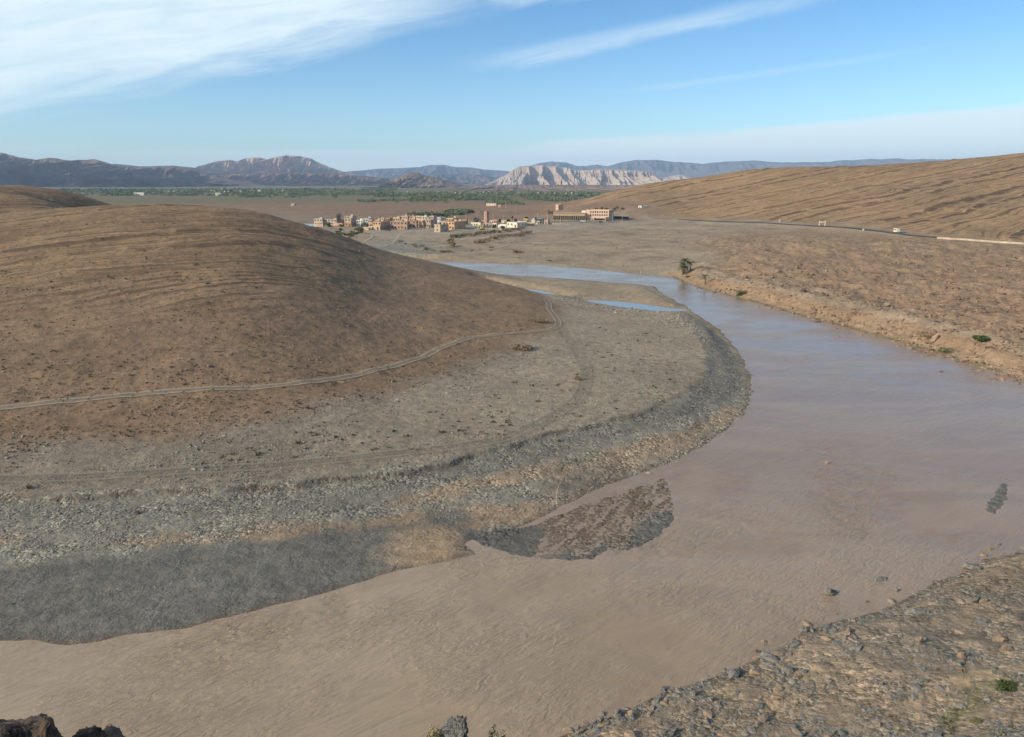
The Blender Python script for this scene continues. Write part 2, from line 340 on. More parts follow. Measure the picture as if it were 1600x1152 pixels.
class MB:
    def __init__(s): s.v = []; s.f = []
    def add(s, V, F): b = len(s.v); s.v += [tuple(p) for p in V]; s.f += [tuple(i+b for i in f) for f in F]
    def box(s, x0, y0, z0, x1, y1, z1):
        s.add([(x0,y0,z0),(x1,y0,z0),(x1,y1,z0),(x0,y1,z0),(x0,y0,z1),(x1,y0,z1),(x1,y1,z1),(x0,y1,z1)],
              [(0,3,2,1),(4,5,6,7),(0,1,5,4),(1,2,6,5),(2,3,7,6),(3,0,4,7)])
    def tube(s, p, q, r0, r1, n=8):
        p = Vector(p); q = Vector(q); d = (q-p).normalized(); u = d.orthogonal().normalized(); v = d.cross(u)
        V = []
        for c, r in ((p, r0), (q, r1)):
            for i in range(n): a = 2*math.pi*i/n; V.append(c+u*math.cos(a)*r+v*math.sin(a)*r)
        F = [(i, (i+1) % n, n+(i+1) % n, n+i) for i in range(n)]+[tuple(range(n))[::-1], tuple(range(n, 2*n))]
        s.add(V, F)
    def prism(s, prof, y0, y1):            # profile in x,z
        n = len(prof); V = [(a, y0, b) for a, b in prof]+[(a, y1, b) for a, b in prof]
        s.add(V, [(i, (i+1) % n, n+(i+1) % n, n+i) for i in range(n)]+[tuple(range(n))[::-1], tuple(range(n, 2*n))])
    def build(s, name, mat, parent=None, smooth=False):
        me = bpy.data.meshes.new(name); me.from_pydata(s.v, [], s.f); me.materials.append(mat)
        if smooth: me.polygons.foreach_set('use_smooth', [True]*len(me.polygons))
        bm = bmesh.new(); bm.from_mesh(me); bmesh.ops.recalc_face_normals(bm, faces=bm.faces); bm.to_mesh(me); bm.free()
        return mobj(name, me, parent)
# ------------------------------------------------------------------ materials
def newmat(name):
    m = bpy.data.materials.new(name); m.use_nodes = True; m.node_tree.nodes.clear(); N = NT(m.node_tree)
    b = N.node('ShaderNodeBsdfPrincipled'); o = N.node('ShaderNodeOutputMaterial'); N.l.new(b.outputs[0], o.inputs[0])
    return m, N, b
MATS = {}
def paint(col, rough=0.85, var=0.25, scale=0.8, key=None, metal=0.0):
    k = key or (tuple(round(c, 3) for c in col), rough, var)
    if k in MATS: return MATS[k]
    m, N, b = newmat('paint'); t = N.node('ShaderNodeTexCoord')
    v = N.noise(t.outputs['Object'], scale, 5, 0.6); f = N.mr(v, 0.25, 0.75, 1-var, 1+var*0.6)
    N.put(b.inputs['Base Color'], N.mix(1.0, (*col, 1), f, 'MULTIPLY')); b.inputs['Roughness'].default_value = rough
    b.inputs['Metallic'].default_value = metal; b.inputs['Specular IOR Level'].default_value = 0.25
    MATS[k] = m; return m
def terrain_mat():
    m, N, b = newmat('soil'); t = N.node('ShaderNodeTexCoord'); P = t.outputs['Object']
    at = N.node('ShaderNodeAttribute', attribute_name='Col'); pb = N.node('ShaderNodeAttribute', attribute_name='peb')
    c = at.outputs['Color']; peb = pb.outputs['Fac']
    nA = N.noise(P, 0.05, 6, 0.6); nB = N.noise(P, 0.6, 6, 0.65); nC = N.noise(P, 4.0, 5, 0.7)
    f = N.m('MULTIPLY', N.m('MULTIPLY', N.mr(nA, 0.25, 0.75, 0.84, 1.14), N.mr(nB, 0.25, 0.75, 0.76, 1.22)), N.mr(nC, 0.25, 0.75, 0.80, 1.18))
    c1 = N.mix(1.0, c, f, 'MULTIPLY')
    v1 = N.voro(P, 2.2, 'Color'); sep = N.node('ShaderNodeSeparateXYZ'); N.l.new(v1, sep.inputs[0])
    v2 = N.voro(P, 5.5, 'Color'); sep2 = N.node('ShaderNodeSeparateXYZ'); N.l.new(v2, sep2.inputs[0])
    pv = N.m('MULTIPLY', N.mr(sep.outputs[0], 0, 1, 0.6, 1.5, False), N.mr(sep2.outputs[1], 0, 1, 0.7, 1.3, False))
    pm = N.m('MULTIPLY', peb, N.mr(N.noise(P, 0.25, 4, 0.6), 0.36, 0.6))
    c2 = N.mix(pm, c1, N.mix(1.0, c1, pv, 'MULTIPLY'))
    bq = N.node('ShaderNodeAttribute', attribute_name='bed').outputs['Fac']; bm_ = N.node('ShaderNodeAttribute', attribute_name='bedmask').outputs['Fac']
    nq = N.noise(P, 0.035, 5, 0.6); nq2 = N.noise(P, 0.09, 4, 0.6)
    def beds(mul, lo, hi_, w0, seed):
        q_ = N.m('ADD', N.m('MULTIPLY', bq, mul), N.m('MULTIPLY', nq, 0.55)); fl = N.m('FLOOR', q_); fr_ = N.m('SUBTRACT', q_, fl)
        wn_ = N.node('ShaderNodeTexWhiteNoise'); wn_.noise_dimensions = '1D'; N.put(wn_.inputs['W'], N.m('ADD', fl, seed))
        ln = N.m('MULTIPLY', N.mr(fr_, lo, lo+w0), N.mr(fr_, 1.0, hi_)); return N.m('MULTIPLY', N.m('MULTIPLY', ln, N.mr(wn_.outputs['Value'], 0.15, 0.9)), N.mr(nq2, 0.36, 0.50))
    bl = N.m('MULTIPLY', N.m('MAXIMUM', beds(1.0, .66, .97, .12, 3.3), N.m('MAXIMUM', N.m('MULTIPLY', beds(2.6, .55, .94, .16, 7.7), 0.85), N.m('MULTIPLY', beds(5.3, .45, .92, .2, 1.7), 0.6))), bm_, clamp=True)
    c2 = N.mix(N.m('MULTIPLY', bl, 0.9), c2, (0.085, 0.055, 0.036, 1))  # dark bed rock, with the thin shadows of the ledges painted into its colour
    N.put(b.inputs['Base Color'], c2)
    b.inputs['Roughness'].default_value = 0.95; b.inputs['Specular IOR Level'].default_value = 0.12
    d1 = N.voro(P, 2.2); d2 = N.voro(P, 5.5)
    hb = N.m('ADD', N.m('MULTIPLY', N.m('ADD', N.m('MULTIPLY', d1, -0.30), N.m('MULTIPLY', d2, -0.10)), pm),
             N.m('ADD', N.m('MULTIPLY', bl, 0.5), N.m('ADD', N.m('MULTIPLY', nB, 0.55), N.m('MULTIPLY', nC, 0.16))))
    bp = N.node('ShaderNodeBump'); bp.inputs['Strength'].default_value = 0.75; bp.inputs['Distance'].default_value = 1.0
    N.l.new(hb, bp.inputs['Height']); N.l.new(bp.outputs[0], b.inputs['Normal'])
    return m
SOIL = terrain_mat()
def rock_mat(name, c0, c1, sc_=3.0):
    m, N, b = newmat(name); t = N.node('ShaderNodeTexCoord'); P = t.outputs['Object']; g = N.node('ShaderNodeObjectInfo')
    at = N.node('ShaderNodeAttribute', attribute_name='tone')
    n = N.noise(P, sc_, 6, 0.65); c = N.mix(N.mr(n, 0.3, 0.7), (*c0, 1), (*c1, 1))
    c = N.mix(1.0, c, N.m('ADD', at.outputs['Fac'], 0.0), 'MULTIPLY')
    N.put(b.inputs['Base Color'], c); b.inputs['Roughness'].default_value = 0.9; b.inputs['Specular IOR Level'].default_value = 0.2
    bp = N.node('ShaderNodeBump'); bp.inputs['Strength'].default_value = 0.6; bp.inputs['Distance'].default_value = 0.15
    N.l.new(N.noise(P, sc_*3, 6, 0.7), bp.inputs['Height']); N.l.new(bp.outputs[0], b.inputs['Normal'])
    return m
ROCK_GREY = rock_mat('grey_rock', (0.11, 0.108, 0.098), (0.27, 0.25, 0.21))
ROCK_TAN = rock_mat('tan_rock', (0.20, 0.145, 0.10), (0.36, 0.27, 0.19))
ROCK_DARK = rock_mat('dark_rock', (0.045, 0.035, 0.03), (0.20, 0.14, 0.10), 2.0)
PEB_MAT = rock_mat('pebble_rock', (0.16, 0.15, 0.125), (0.31, 0.28, 0.23), 0.7)
BROWN_ROCK = rock_mat('brown_rock', (0.15, 0.10, 0.07), (0.30, 0.20, 0.135), 0.5)
def leaf_mat(name, c0, c1):
    m, N, b = newmat(name); t = N.node('ShaderNodeTexCoord'); P = t.outputs['Object']
    n = N.noise(P, 1.7, 4, 0.7); c = N.mix(N.mr(n, 0.3, 0.7), (*c0, 1), (*c1, 1)); N.put(b.inputs['Base Color'], c)
    b.inputs['Roughness'].default_value = 0.75; b.inputs['Specular IOR Level'].default_value = 0.2; return m
LEAF_DARK = leaf_mat('dark_leaf', (0.025, 0.035, 0.015), (0.06, 0.08, 0.03))
LEAF_GREEN = leaf_mat('green_leaf', (0.04, 0.065, 0.02), (0.09, 0.12, 0.04))
LEAF_OLIVE = leaf_mat('olive_leaf', (0.11, 0.11, 0.055), (0.21, 0.20, 0.11))
LEAF_DRY = leaf_mat('dry_leaf', (0.20, 0.145, 0.10), (0.36, 0.27, 0.18))
LEAF_YEL = leaf_mat('yellow_leaf', (0.24, 0.19, 0.09), (0.40, 0.32, 0.15))
LEAF_SPECK = leaf_mat('dark_scrub', (0.075, 0.055, 0.035), (0.15, 0.11, 0.07))
BARK = paint((0.12, 0.085, 0.06), 0.95, 0.4, 3.0, key='bark')
# ------------------------------------------------------------------ the ground sheet
rr = [1.0]
while rr[-1] < 1700*S:
    r = rr[-1]
    if r < 30: s_ = r*0.035+0.05
    elif r < 42: s_ = 0.35
    else: s_ = max(min(r*r/(H*788)*0.62, 0.0046*r), 0.07)
    rr.append(r+s_)
while rr[-1] < 45000: rr.append(rr[-1]*1.02)
R = np.array(rr)
aa = np.concatenate([np.linspace(-math.pi, -0.75, 50), np.linspace(-0.75, -0.60, 60)[1:], np.linspace(-0.60, 0.60, 1000)[1:], np.linspace(0.60, 0.75, 60)[1:], np.linspace(0.75, math.pi, 50)[1:]])
RG, AG = np.meshgrid(R, aa, indexing='ij'); X = RG*np.sin(AG); Y = RG*np.cos(AG)
print('terrain grid', X.shape)
xf, yf = X.ravel(), Y.ravel()
Z, F, G_ = terrain(xf, yf, True)
a_, r_ = G_['a'], G_['r']
# --- soil colours (what the ground itself is made of)
def mixc(c, col, w): return c*(1-w[:, None])+np.array(col)[None]*w[:, None]
nz1 = fbm(xf/18, yf/18, 4, 101); nz2 = fbm(xf/60, yf/60, 3, 103); nz3 = fbm(xf/4, yf/4, 4, 105)
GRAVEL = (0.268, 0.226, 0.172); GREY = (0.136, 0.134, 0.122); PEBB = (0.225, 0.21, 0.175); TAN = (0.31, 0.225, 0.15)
BROWN = (0.215, 0.150, 0.100); SAND = (0.34, 0.27, 0.19); RHILL = (0.275, 0.190, 0.112); PLAIN = (0.215, 0.145, 0.10)
c = np.tile(np.array(GRAVEL), (len(xf), 1)).astype(float); peb = np.full(len(xf), 0.35)
# left end of the terrace is greyer and darker
c = mixc(c, (0.20, 0.17, 0.135), sst(20, -45, xf)*0.85)
def zone(pts, z, soft, nzs=1.0, nzscale=6.0, seed=0):
    P = poly(pts, z); m_ = r_ < 700*S; v = np.zeros(len(xf))
    sdv = sdpoly(P, xf[m_], yf[m_])+nzs*fbm(xf[m_]/nzscale, yf[m_]/nzscale, 4, 200+seed)
    v[m_] = sst(-soft, soft, sdv); return v
# pebble beach below the terrace
zb = zone([(-600,806),(0,781),(150,779),(300,772),(450,762),(600,746),(700,726),(800,697),(880,679),(1000,650),(1080,612),(1112,575),(1112,530),(1085,505),(1120,520),(1150,550),(1175,605),(1160,645),(1080,705),(1000,740),(930,765),(835,815),(740,845),(560,850),(450,850),(300,870),(0,885),(-600,890)], 0.9, 1.0, 1.5, 8, 1)
c = mixc(c, PEBB, zb); peb = np.maximum(peb, zb)
zt = zone([(380,850),(450,830),(560,815),(650,800),(760,790),(830,780),(870,770),(840,800),(760,825),(720,850),(740,868),(680,882),(600,885),(640,860),(560,850)], 0.5, 1.5, 2.5, 7, 2)
c = mixc(c, TAN, zt*0.85); peb = peb*(1-0.6*zt)
for k, pts in enumerate([[(600,790),(680,762),(780,740),(860,722),(900,726),(860,745),(760,765),(680,785)], [(150,845),(300,838),(450,815),(480,820),(330,848),(150,856)], [(860,735),(960,700),(1060,670),(1140,630),(1160,640),(1080,690),(980,725),(900,745)], [(-300,850),(0,838),(60,842),(0,852),(-300,866)]]):
    zz = zone(pts, 0.8, 1.2, 2.0, 6, 5+k); c = mixc(c, TAN, zz*0.7)
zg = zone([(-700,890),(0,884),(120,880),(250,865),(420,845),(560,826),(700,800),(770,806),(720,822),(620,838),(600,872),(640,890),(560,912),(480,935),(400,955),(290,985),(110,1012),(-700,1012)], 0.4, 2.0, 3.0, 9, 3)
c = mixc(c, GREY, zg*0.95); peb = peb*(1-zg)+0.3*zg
zk = zone([(1110,505),(1150,545),(1165,590),(1130,620),(1060,650),(960,690),(860,715),(760,740),(560,775),(560,762),(700,728),(800,700),(880,680),(1000,650),(1075,615),(1100,580)], 1.2, 1.0, 1.5, 5, 4)
c = mixc(c, (0.16, 0.15, 0.13), zk*0.75); peb = np.maximum(peb, zk)
zk2 = zone([(-600,842),(0,790),(300,785),(560,770),(560,800),(300,812),(0,815),(-600,840)], .9, 1.5, 2, 7, 14)
c = mixc(c, (0.175, 0.165, 0.145), zk2*0.6)
# dark earth lip of the terrace
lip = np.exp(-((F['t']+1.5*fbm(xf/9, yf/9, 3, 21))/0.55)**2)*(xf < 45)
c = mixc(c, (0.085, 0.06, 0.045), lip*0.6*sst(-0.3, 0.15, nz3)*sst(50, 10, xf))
# far spit between the channels: sandy top
zs = zone([(760,435),(880,440),(990,448),(1040,462),(1060,478),(1020,478),(960,466),(880,458),(800,446)], 0.7, 1.5, 3, 10, 15)
c = mixc(c, (0.29, 0.23, 0.16), zs*0.8)
# left hill
hb = sst(-5, 5, F['hl']+4*nz1)
c = mixc(c, BROWN, hb); c = mixc(c, (0.222, 0.150, 0.098), hb*sst(22, 0, F['hl'])*sst(-0.2, 0.4, nz1)*0.7)
c = mixc(c, (0.25, 0.17, 0.10), hb*sst(12, 22, Z)*0.7)
c = mixc(c, (0.18, 0.12, 0.075), hb*sst(0.0, 0.5, nz2)*0.5)
peb = peb*(1-0.75*hb)
# flats, village terrace, plain
md = G_['mid']; c = mixc(c, (0.275, 0.222, 0.165), md*(1-hb)); c = mixc(c, (0.19, 0.15, 0.115), md*(1-hb)*sst(0.1, 0.5, nz1)*0.7); peb = peb*(1-0.6*md)
c = mixc(c, SAND, md*sst(0.05, 0.5, nz2)*0.5*(1-hb))
wash = zone([(480,392),(560,380),(650,378),(700,385),(660,398),(640,404),(560,402),(480,400)], 1.5, 4, 6, 25, 16); c = mixc(c, (0.23, 0.215, 0.175), wash)
vs = zone([(560,362),(660,355),(860,350),(960,346),(1060,350),(900,358),(700,368),(600,370)], 3.5, 6, 5, 25, 17); c = mixc(c, (0.29, 0.25, 0.20), vs*0.8)
pl = sst(600*S, 760*S, r_)*(1-G_['hr'])*(1-hb); c = mixc(c, PLAIN, pl); 
c = mixc(c, (0.20, 0.18, 0.145), pl*sst(-0.12, -0.3, a_)*sst(1050*S, 760*S, r_)*0.8)
c = mixc(c, (0.25, 0.18, 0.125), pl*sst(0, 0.4, nz2)*0.5)
c = mixc(c, (0.13, 0.13, 0.075), G_['far']*0.8)
# road verge, right slopes
rb = sst(-1.5, 1.5, F['r']+3*nz3*sst(40, 0, F['r']))*sst(-2, 25, F['r']+12*nz1*(F['w'] < -10)+30*(F['w'] > -8))*sst(600*S, 480*S, r_)
c = mixc(c, (0.262, 0.184, 0.124), rb*(1-G_['hr'])); c = mixc(c, (0.265, 0.19, 0.128), rb*sst(-0.1, 0.4, nz1)*0.75)
c = mixc(c, (0.26, 0.19, 0.13), rb*sst(330*S, 420*S, r_)*0.8)
bank = sst(-7, -1, F['w']+4*nz3+5*nz1)*rb; c = mixc(c, (0.28, 0.215, 0.15), bank*0.45)
edge = sst(-2.2, -0.5, F['w']+1.0*nz3)*rb; c = mixc(c, (0.17, 0.145, 0.06), edge*0.75)
verge = sst(9, 3, F['rd'])*sst(-0.1, 0.3, nz1+0.3); c = mixc(c, (0.27, 0.23, 0.185), verge*0.8)
c = mixc(c, RHILL, G_['hr']); c = mixc(c, (0.30, 0.205, 0.12), G_['hr']*sst(-0.1, 0.4, nz2)*0.7)
# near right bank
nb = G_['nb']; c = mixc(c, (0.235, 0.188, 0.137), nb); c = mixc(c, (0.32, 0.245, 0.17), nb*sst(0.0, 0.35, nz3+nz1*0.6)*0.6)
c = mixc(c, (0.15, 0.135, 0.115), nb*sst(0.0, -0.4, nz1)*0.7); peb = np.where(nb > 0.5, 0.85, peb)
pth = zone([(1380,1110),(1440,1085),(1500,1060),(1600,1020),(1700,985),(1700,1000),(1600,1032),(1510,1078),(1450,1100)], 3, 0.5, 0.6, 3, 18); c = mixc(c, (0.30, 0.235, 0.165), pth*0.9*nb)
grs = zone([(1460,1120),(1520,1085),(1560,1075),(1580,1090),(1540,1110),(1480,1130)], 3, 1, 2, 3, 19); c = mixc(c, (0.10, 0.115, 0.045), grs*0.6*nb)
# delta and wet margins
dz = sst(-0.3, 0.8, F['d']+0.7*nz3); brn = sst(-0.15, 0.25, G_['str']*1.2)
dcore = np.zeros(len(xf)); mm = r_ < 160; dcore[mm] = sst(-1.5, 0.8, dzone(xf[mm], yf[mm])+1.2*nz3[mm])
c = mixc(c, (0.155, 0.12, 0.092), dz*(1-dcore)); c = mixc(c, (0.20, 0.155, 0.12), dz*(1-dcore)*sst(0.15, -0.3, G_['str']))
c = mixc(c, (0.125, 0.120, 0.11), dcore*np.clip(dz+0.4, 0, 1))
s0z = sst(-0.6, 0.3, F['s0']); c = mixc(c, (0.13, 0.125, 0.115), s0z)
wet = sst(-1.3, -0.1, F['w']+0.8*nz3)*(F['w'] < 2)*(1-dz)*(r_ < 300*S); c = mixc(c, (0.115, 0.09, 0.07), wet*0.55)
c = mixc(c, (0.10, 0.075, 0.055), (Z < 0)*1.0)
c = mixc(c, (0.12, 0.085, 0.06), G_['cliff']*1.0)
# --- split into named pieces
nr, na = X.shape; idx = np.arange(nr*na).reshape(nr, na)
Q = np.stack([idx[:-1, :-1], idx[:-1, 1:], idx[1:, 1:], idx[1:, :-1]], -1).reshape(-1, 4)[:, ::-1]
V = np.stack([xf, yf, Z], 1)
fm = idx[:-1, :-1].ravel()
lab = np.zeros(len(fm), int)
hlm = F['hl'][fm] > 1.0; lab[hlm] = 1; lab[hlm & (yf[fm] > 385*S) & (xf[fm] < -150*S)] = 2
lab[(F['hr'][fm] > 0) & (r_[fm] < 1350*S)] = 3
lab[(rb[fm] > 0.5) & (lab == 0)] = 4
lab[(nb[fm] > 0.5) & (lab == 0) & (F['w'][fm] < 1)] = 5
lab[(lab == 0) & (r_[fm] < 300*S) & (xf[fm] < 60*S) & (yf[fm] > 0) & (F['w'][fm] < 1.0)] = 6
c = c*np.array([1.035, 0.995, 0.93])[None]
cc = np.concatenate([np.clip(c, 0.01, 0.9), np.ones((len(c), 1))], 1)
names = {0: 'ground', 1: 'hill', 2: 'hill', 3: 'hillside', 4: 'river_bank', 5: 'river_bank', 6: 'gravel_bar'}
for L_, nm in names.items():
    q = Q[lab == L_]
    if len(q) == 0: continue
    u_, inv = np.unique(q, return_inverse=True)
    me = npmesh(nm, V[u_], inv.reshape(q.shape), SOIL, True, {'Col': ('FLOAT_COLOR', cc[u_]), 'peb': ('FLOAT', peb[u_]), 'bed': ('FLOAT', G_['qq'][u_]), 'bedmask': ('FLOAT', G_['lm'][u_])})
    tag(mobj(nm, me), kind='structure')
# ------------------------------------------------------------------ river
def water_mat(name, clear=False):
    m, N, b = newmat(name); t = N.node('ShaderNodeTexCoord'); P = t.outputs['Object']
    if clear:
        b.inputs['Base Color'].default_value = (0.22, 0.20, 0.17, 1); b.inputs['Roughness'].default_value = 0.12
        bp = N.node('ShaderNodeBump'); bp.inputs['Strength'].default_value = 0.1; bp.inputs['Distance'].default_value = 0.1
        N.l.new(N.noise(P, 1.0, 3), bp.inputs['Height']); N.l.new(bp.outputs[0], b.inputs['Normal']); return m
    sh = N.node('ShaderNodeAttribute', attribute_name='shal').outputs['Fac']
    rp = N.node('ShaderNodeAttribute', attribute_name='rip').outputs['Fac']
    nA = N.noise(N.mapping(P, (0.035, 0.09, 1), (0, 0, 0.5)), 1.0, 5, 0.6, 1.2)
    col = N.mix(N.mr(nA, 0.3, 0.7), (0.276, 0.203, 0.133), (0.332, 0.246, 0.162))
    nS = N.noise(P, 0.5, 5, 0.65)
    col = N.mix(N.m('MULTIPLY', sh, N.mr(nS, 0.35, 0.65, 0, 0.6)), col, (0.25, 0.165, 0.105))
    col = N.mix(N.node('ShaderNodeAttribute', attribute_name='near').outputs['Fac'], N.mix(1.0, col, (0.93, 0.91, 0.94, 1), 'MULTIPLY'), col)
    N.put(b.inputs['Base Color'], col)
    b.inputs['IOR'].default_value = 1.33; N.put(b.inputs['Specular IOR Level'], N.mr(N.node('ShaderNodeAttribute', attribute_name='near').outputs['Fac'], 0, 1, 0.24, 0.5))
    N.put(b.inputs['Roughness'], N.mr(nA, 0.3, 0.7, 0.07, 0.18))
    d = N.noise(N.mapping(P, (1, 1, 1), (0, 0, 0.0)), 0.06, 3, 0.5)
    Pf = N.mapping(P, (1, 1, 1), (0, 0, -0.62))
    w1 = N.noise(N.mapping(Pf, (0.5, 1.5, 1)), 1.0, 3, 0.55, 1.3)
    w2 = N.noise(N.mapping(Pf, (3.0, 6.0, 1)), 1.0, 4, 0.65, 1.0)
    w3 = N.noise(N.mapping(Pf, (0.12, 0.45, 1)), 1.0, 3, 0.5, 1.0)
    msk = N.mr(N.noise(P, 0.06, 4, 0.5), 0.36, 0.62, 0.10, 1.25)
    h = N.m('ADD', N.m('MULTIPLY', N.m('ADD', N.m('MULTIPLY', w1, 0.55), N.m('MULTIPLY', w2, 0.14)), N.m('ADD', N.m('MULTIPLY', msk, 0.7), rp)), N.m('MULTIPLY', w3, 0.3))
    bp = N.node('ShaderNodeBump'); nr_ = N.node('ShaderNodeAttribute', attribute_name='near').outputs['Fac']; N.put(bp.inputs['Strength'], N.mr(nr_, 0, 1, 0.26, 0.62)); bp.inputs['Distance'].default_value = 0.75
    N.l.new(h, bp.inputs['Height']); N.l.new(bp.outputs[0], b.inputs['Normal'])
    return m
wm = (G_['sd'][fm] > -6) & (r_[fm] < 560*S) & (r_[fm] > 24) & (F['w'][fm] > -8)
q = Q[wm]; u_, inv = np.unique(q, return_inverse=True)
xs, ys = xf[u_], yf[u_]
bars = [poly(p) for p in ([(1260,690),(1340,700),(1400,740),(1410,800),(1360,850),(1300,835),(1260,760)], [(1400,830),(1520,820),(1560,840),(1500,850),(1410,845)], [(200,1010),(420,960),(560,930),(520,980),(330,1030)], [(960,860),(1090,830),(1200,800),(1180,850),(1040,880)], [(860,860),(840,810),(1000,745),(1080,710),(1060,760)])]
shal = np.maximum.reduce([sst(-2.5, 2.5, sdpoly(bars[k], xs, ys)+2*fbm(xs/5, ys/5, 3, 301)) for k in (0, 1, 4)]+[sst(-3, -0.3, F['w'][u_]*-1.0)*0.6, 0.8*sst(-1, 1.0, F['s1'][u_]+fbm(xs/2, ys/2, 3, 9))])
rip = np.maximum.reduce([sst(-3, 3, sdpoly(bars[k], xs, ys)+2*fbm(xs/5, ys/5, 3, 301))*1.2 for k in (0, 2, 3)])*sst(-0.5, 0.6, fbm(xs/4, ys/4, 3, 303)+0.1)*0.8
near = sst(140, 62, ys+0.35*xs+14*fbm(xs/25, ys/25, 3, 311))
WV = np.stack([xs, ys, np.zeros(len(xs))], 1)
tag(mobj('river', npmesh('river', WV, inv.reshape(q.shape), water_mat('muddy_water'), True, {'shal': ('FLOAT', shal), 'rip': ('FLOAT', rip), 'near': ('FLOAT', near)})), kind='structure')
CLEAR = water_mat('still_water', True)
for P_, nm in ((POOL_A, 'pool'), (POOL_B, 'pool'), (POOL_C, 'pond')):
    P_ = np.array(P_); cen = P_.mean(0); V2 = [(*(cen+(p-cen)*1.02), 0.012) for p in P_]
    me = bpy.data.meshes.new(nm); me.from_pydata(V2, [], [tuple(range(len(V2)))]); me.materials.append(CLEAR)
    tag(mobj(nm, me), kind='structure')
# ------------------------------------------------------------------ tracks and road, draped on the ground
def smoothline(pts, n=12):
    P = [Vector((p[0], p[1])) for p in pts]; out = []
    for i in range(len(P)-1):
        p0 = P[max(i-1, 0)]; p1 = P[i]; p2 = P[i+1]; p3 = P[min(i+2, len(P)-1)]
        for k in range(n):
            t = k/n; out.append(0.5*((2*p1)+(-p0+p2)*t+(2*p0-5*p1+4*p2-p3)*t*t+(-p0+3*p1-3*p2+p3)*t**3))
    out.append(P[-1]); return out
def ribbon(name, pts, width, mat, lift=0.06, cross=5, n=12, kind='structure', offs=0.0, level=False):
    L = smoothline(pts, n); V = []; 
    for i, p in enumerate(L):
        d = (L[min(i+1, len(L)-1)]-L[max(i-1, 0)]).normalized(); nrm = Vector((d.y, -d.x))
        for k in range(cross):
            t = k/(cross-1)-0.5; V.append((*(p+nrm*(t*width+offs)), t))
    V = np.array(V); z = hgts(V[:, 0], V[:, 1])
    if level:
        zz = z.reshape(-1, cross).mean(1); kk = np.ones(9)/9; zz = np.convolve(np.pad(zz, 4, mode='edge'), kk, 'valid'); z = np.repeat(zz, cross)
    e = np.abs(V[:, 2])*2
    VV = np.stack([V[:, 0], V[:, 1], z+lift], 1); m_ = len(L)
    Fq = [[i*cross+k, i*cross+k+1, (i+1)*cross+k+1, (i+1)*cross+k] for i in range(m_-1) for k in range(cross-1)]
    me = npmesh(name, VV, np.array(Fq)[:, ::-1], mat, True, {'edge': ('FLOAT', V[:, 2]*2)})
    return tag(mobj(name, me), kind=kind)
def track_mat(name, cA, cB, fade=0.4, am=1.0, ag=0.75):
    m, N, b = newmat(name); t = N.node('ShaderNodeTexCoord'); P = t.outputs['Object']
    e = N.node('ShaderNodeAttribute', attribute_name='edge').outputs['Fac']; ea = N.m('ABSOLUTE', e)
    rut = N.m('MULTIPLY', N.mr(N.m('ABSOLUTE', N.m('SUBTRACT', ea, 0.55)), 0.28, 0.05), 1.0)
    n = N.noise(P, 0.7, 5, 0.65); c = N.mix(rut, (*cA, 1), (*cB, 1)); c = N.mix(1.0, c, N.mr(n, 0.25, 0.75, 0.8, 1.15), 'MULTIPLY')
    N.put(b.inputs['Base Color'], c); b.inputs['Roughness'].default_value = 0.95; b.inputs['Specular IOR Level'].default_value = 0.1
    al = N.m('MULTIPLY', N.mr(N.m('ADD', ea, N.m('MULTIPLY', N.m('SUBTRACT', n, 0.5), 0.9)), 1.0, fade), N.mr(rut, 0, 1, ag*am, am)) if fade < 0.9 else None
    if al is not None: N.put(b.inputs['Alpha'], al)
    return m
TR = track_mat('track_dirt', (0.29, 0.23, 0.165), (0.35, 0.29, 0.215), 0.35, 1.0, 0.6)
TR2 = track_mat('faint_track_dirt', (0.21, 0.185, 0.145), (0.33, 0.285, 0.22), 0.2, 0.6, 0.3)
TRS = track_mat('sandy_track_dirt', (0.37, 0.31, 0.23), (0.42, 0.35, 0.27), 0.6)
ribbon('dirt_track', [PZ(a, b, z*S) for a, b, z in [(-300,668,4.6),(-100,650,4.3),(0,640,4.2),(120,628,4.2),(240,618,4.1),(360,610,4),(450,603,3.8),(540,590,3.4),(600,577,3.2),(650,562,3.1),(690,545,2.9),(730,531,2.8),(780,524,2.6),(830,520,2.1),(862,515,1.9),(872,508,1.7),(866,497,1.6),(858,487,1.6),(856,476,1.5),(840,467,1.5)]], 3.0, TR, 0.10, 9, 14)
ribbon('dirt_track', [PZ(a, b, z*S) for a, b, z in [(866,505,1.6),(880,525,1.7),(905,560,1.8),(915,585,1.8),(905,620,1.8),(870,648,1.8),(800,680,1.8),(740,695,1.8),(640,708,1.8),(520,722,1.8),(400,733,1.8),(200,745,1.8),(0,752,1.8),(-200,756,1.8)]], 4.4, TR2, 0.10, 9, 14)
for pts in ([(485,400),(560,392),(610,380),(625,368),(640,362),(665,357)], [(625,369),(660,374),(700,378)], [(555,382),(575,374),(583,369)], [(640,389),(700,380),(740,370),(800,362),(860,352)], [(760,385),(900,370),(1000,360),(1060,352)]):
    ribbon('footpath', [PZ(a, b, 2.6*S) for a, b in pts], 2.4, TRS, 0.15, 5, 10)
ASPH = paint((0.125, 0.118, 0.11), 0.85, 0.2, 0.3, key='asphalt'); WHITE = paint((0.6, 0.6, 0.57), 0.6, 0.15, 1.0, key='white_line')
ribbon('road', [tuple(hit(a, b)[:2]) for a, b in [(895,347.8),(905,347.6),(925,347.5),(950,347.2),(965,347)]], 6.0, ASPH, 0.25, 3, 14, level=True)
ribbon('road', ROADW[1:], 5.8, ASPH, 0.30, 3, 14, level=True)
for o_ in (-2.7, 2.7): ribbon('road_marking', ROADW, 0.15, WHITE, 0.305, 2, 14, offs=o_, level=True)
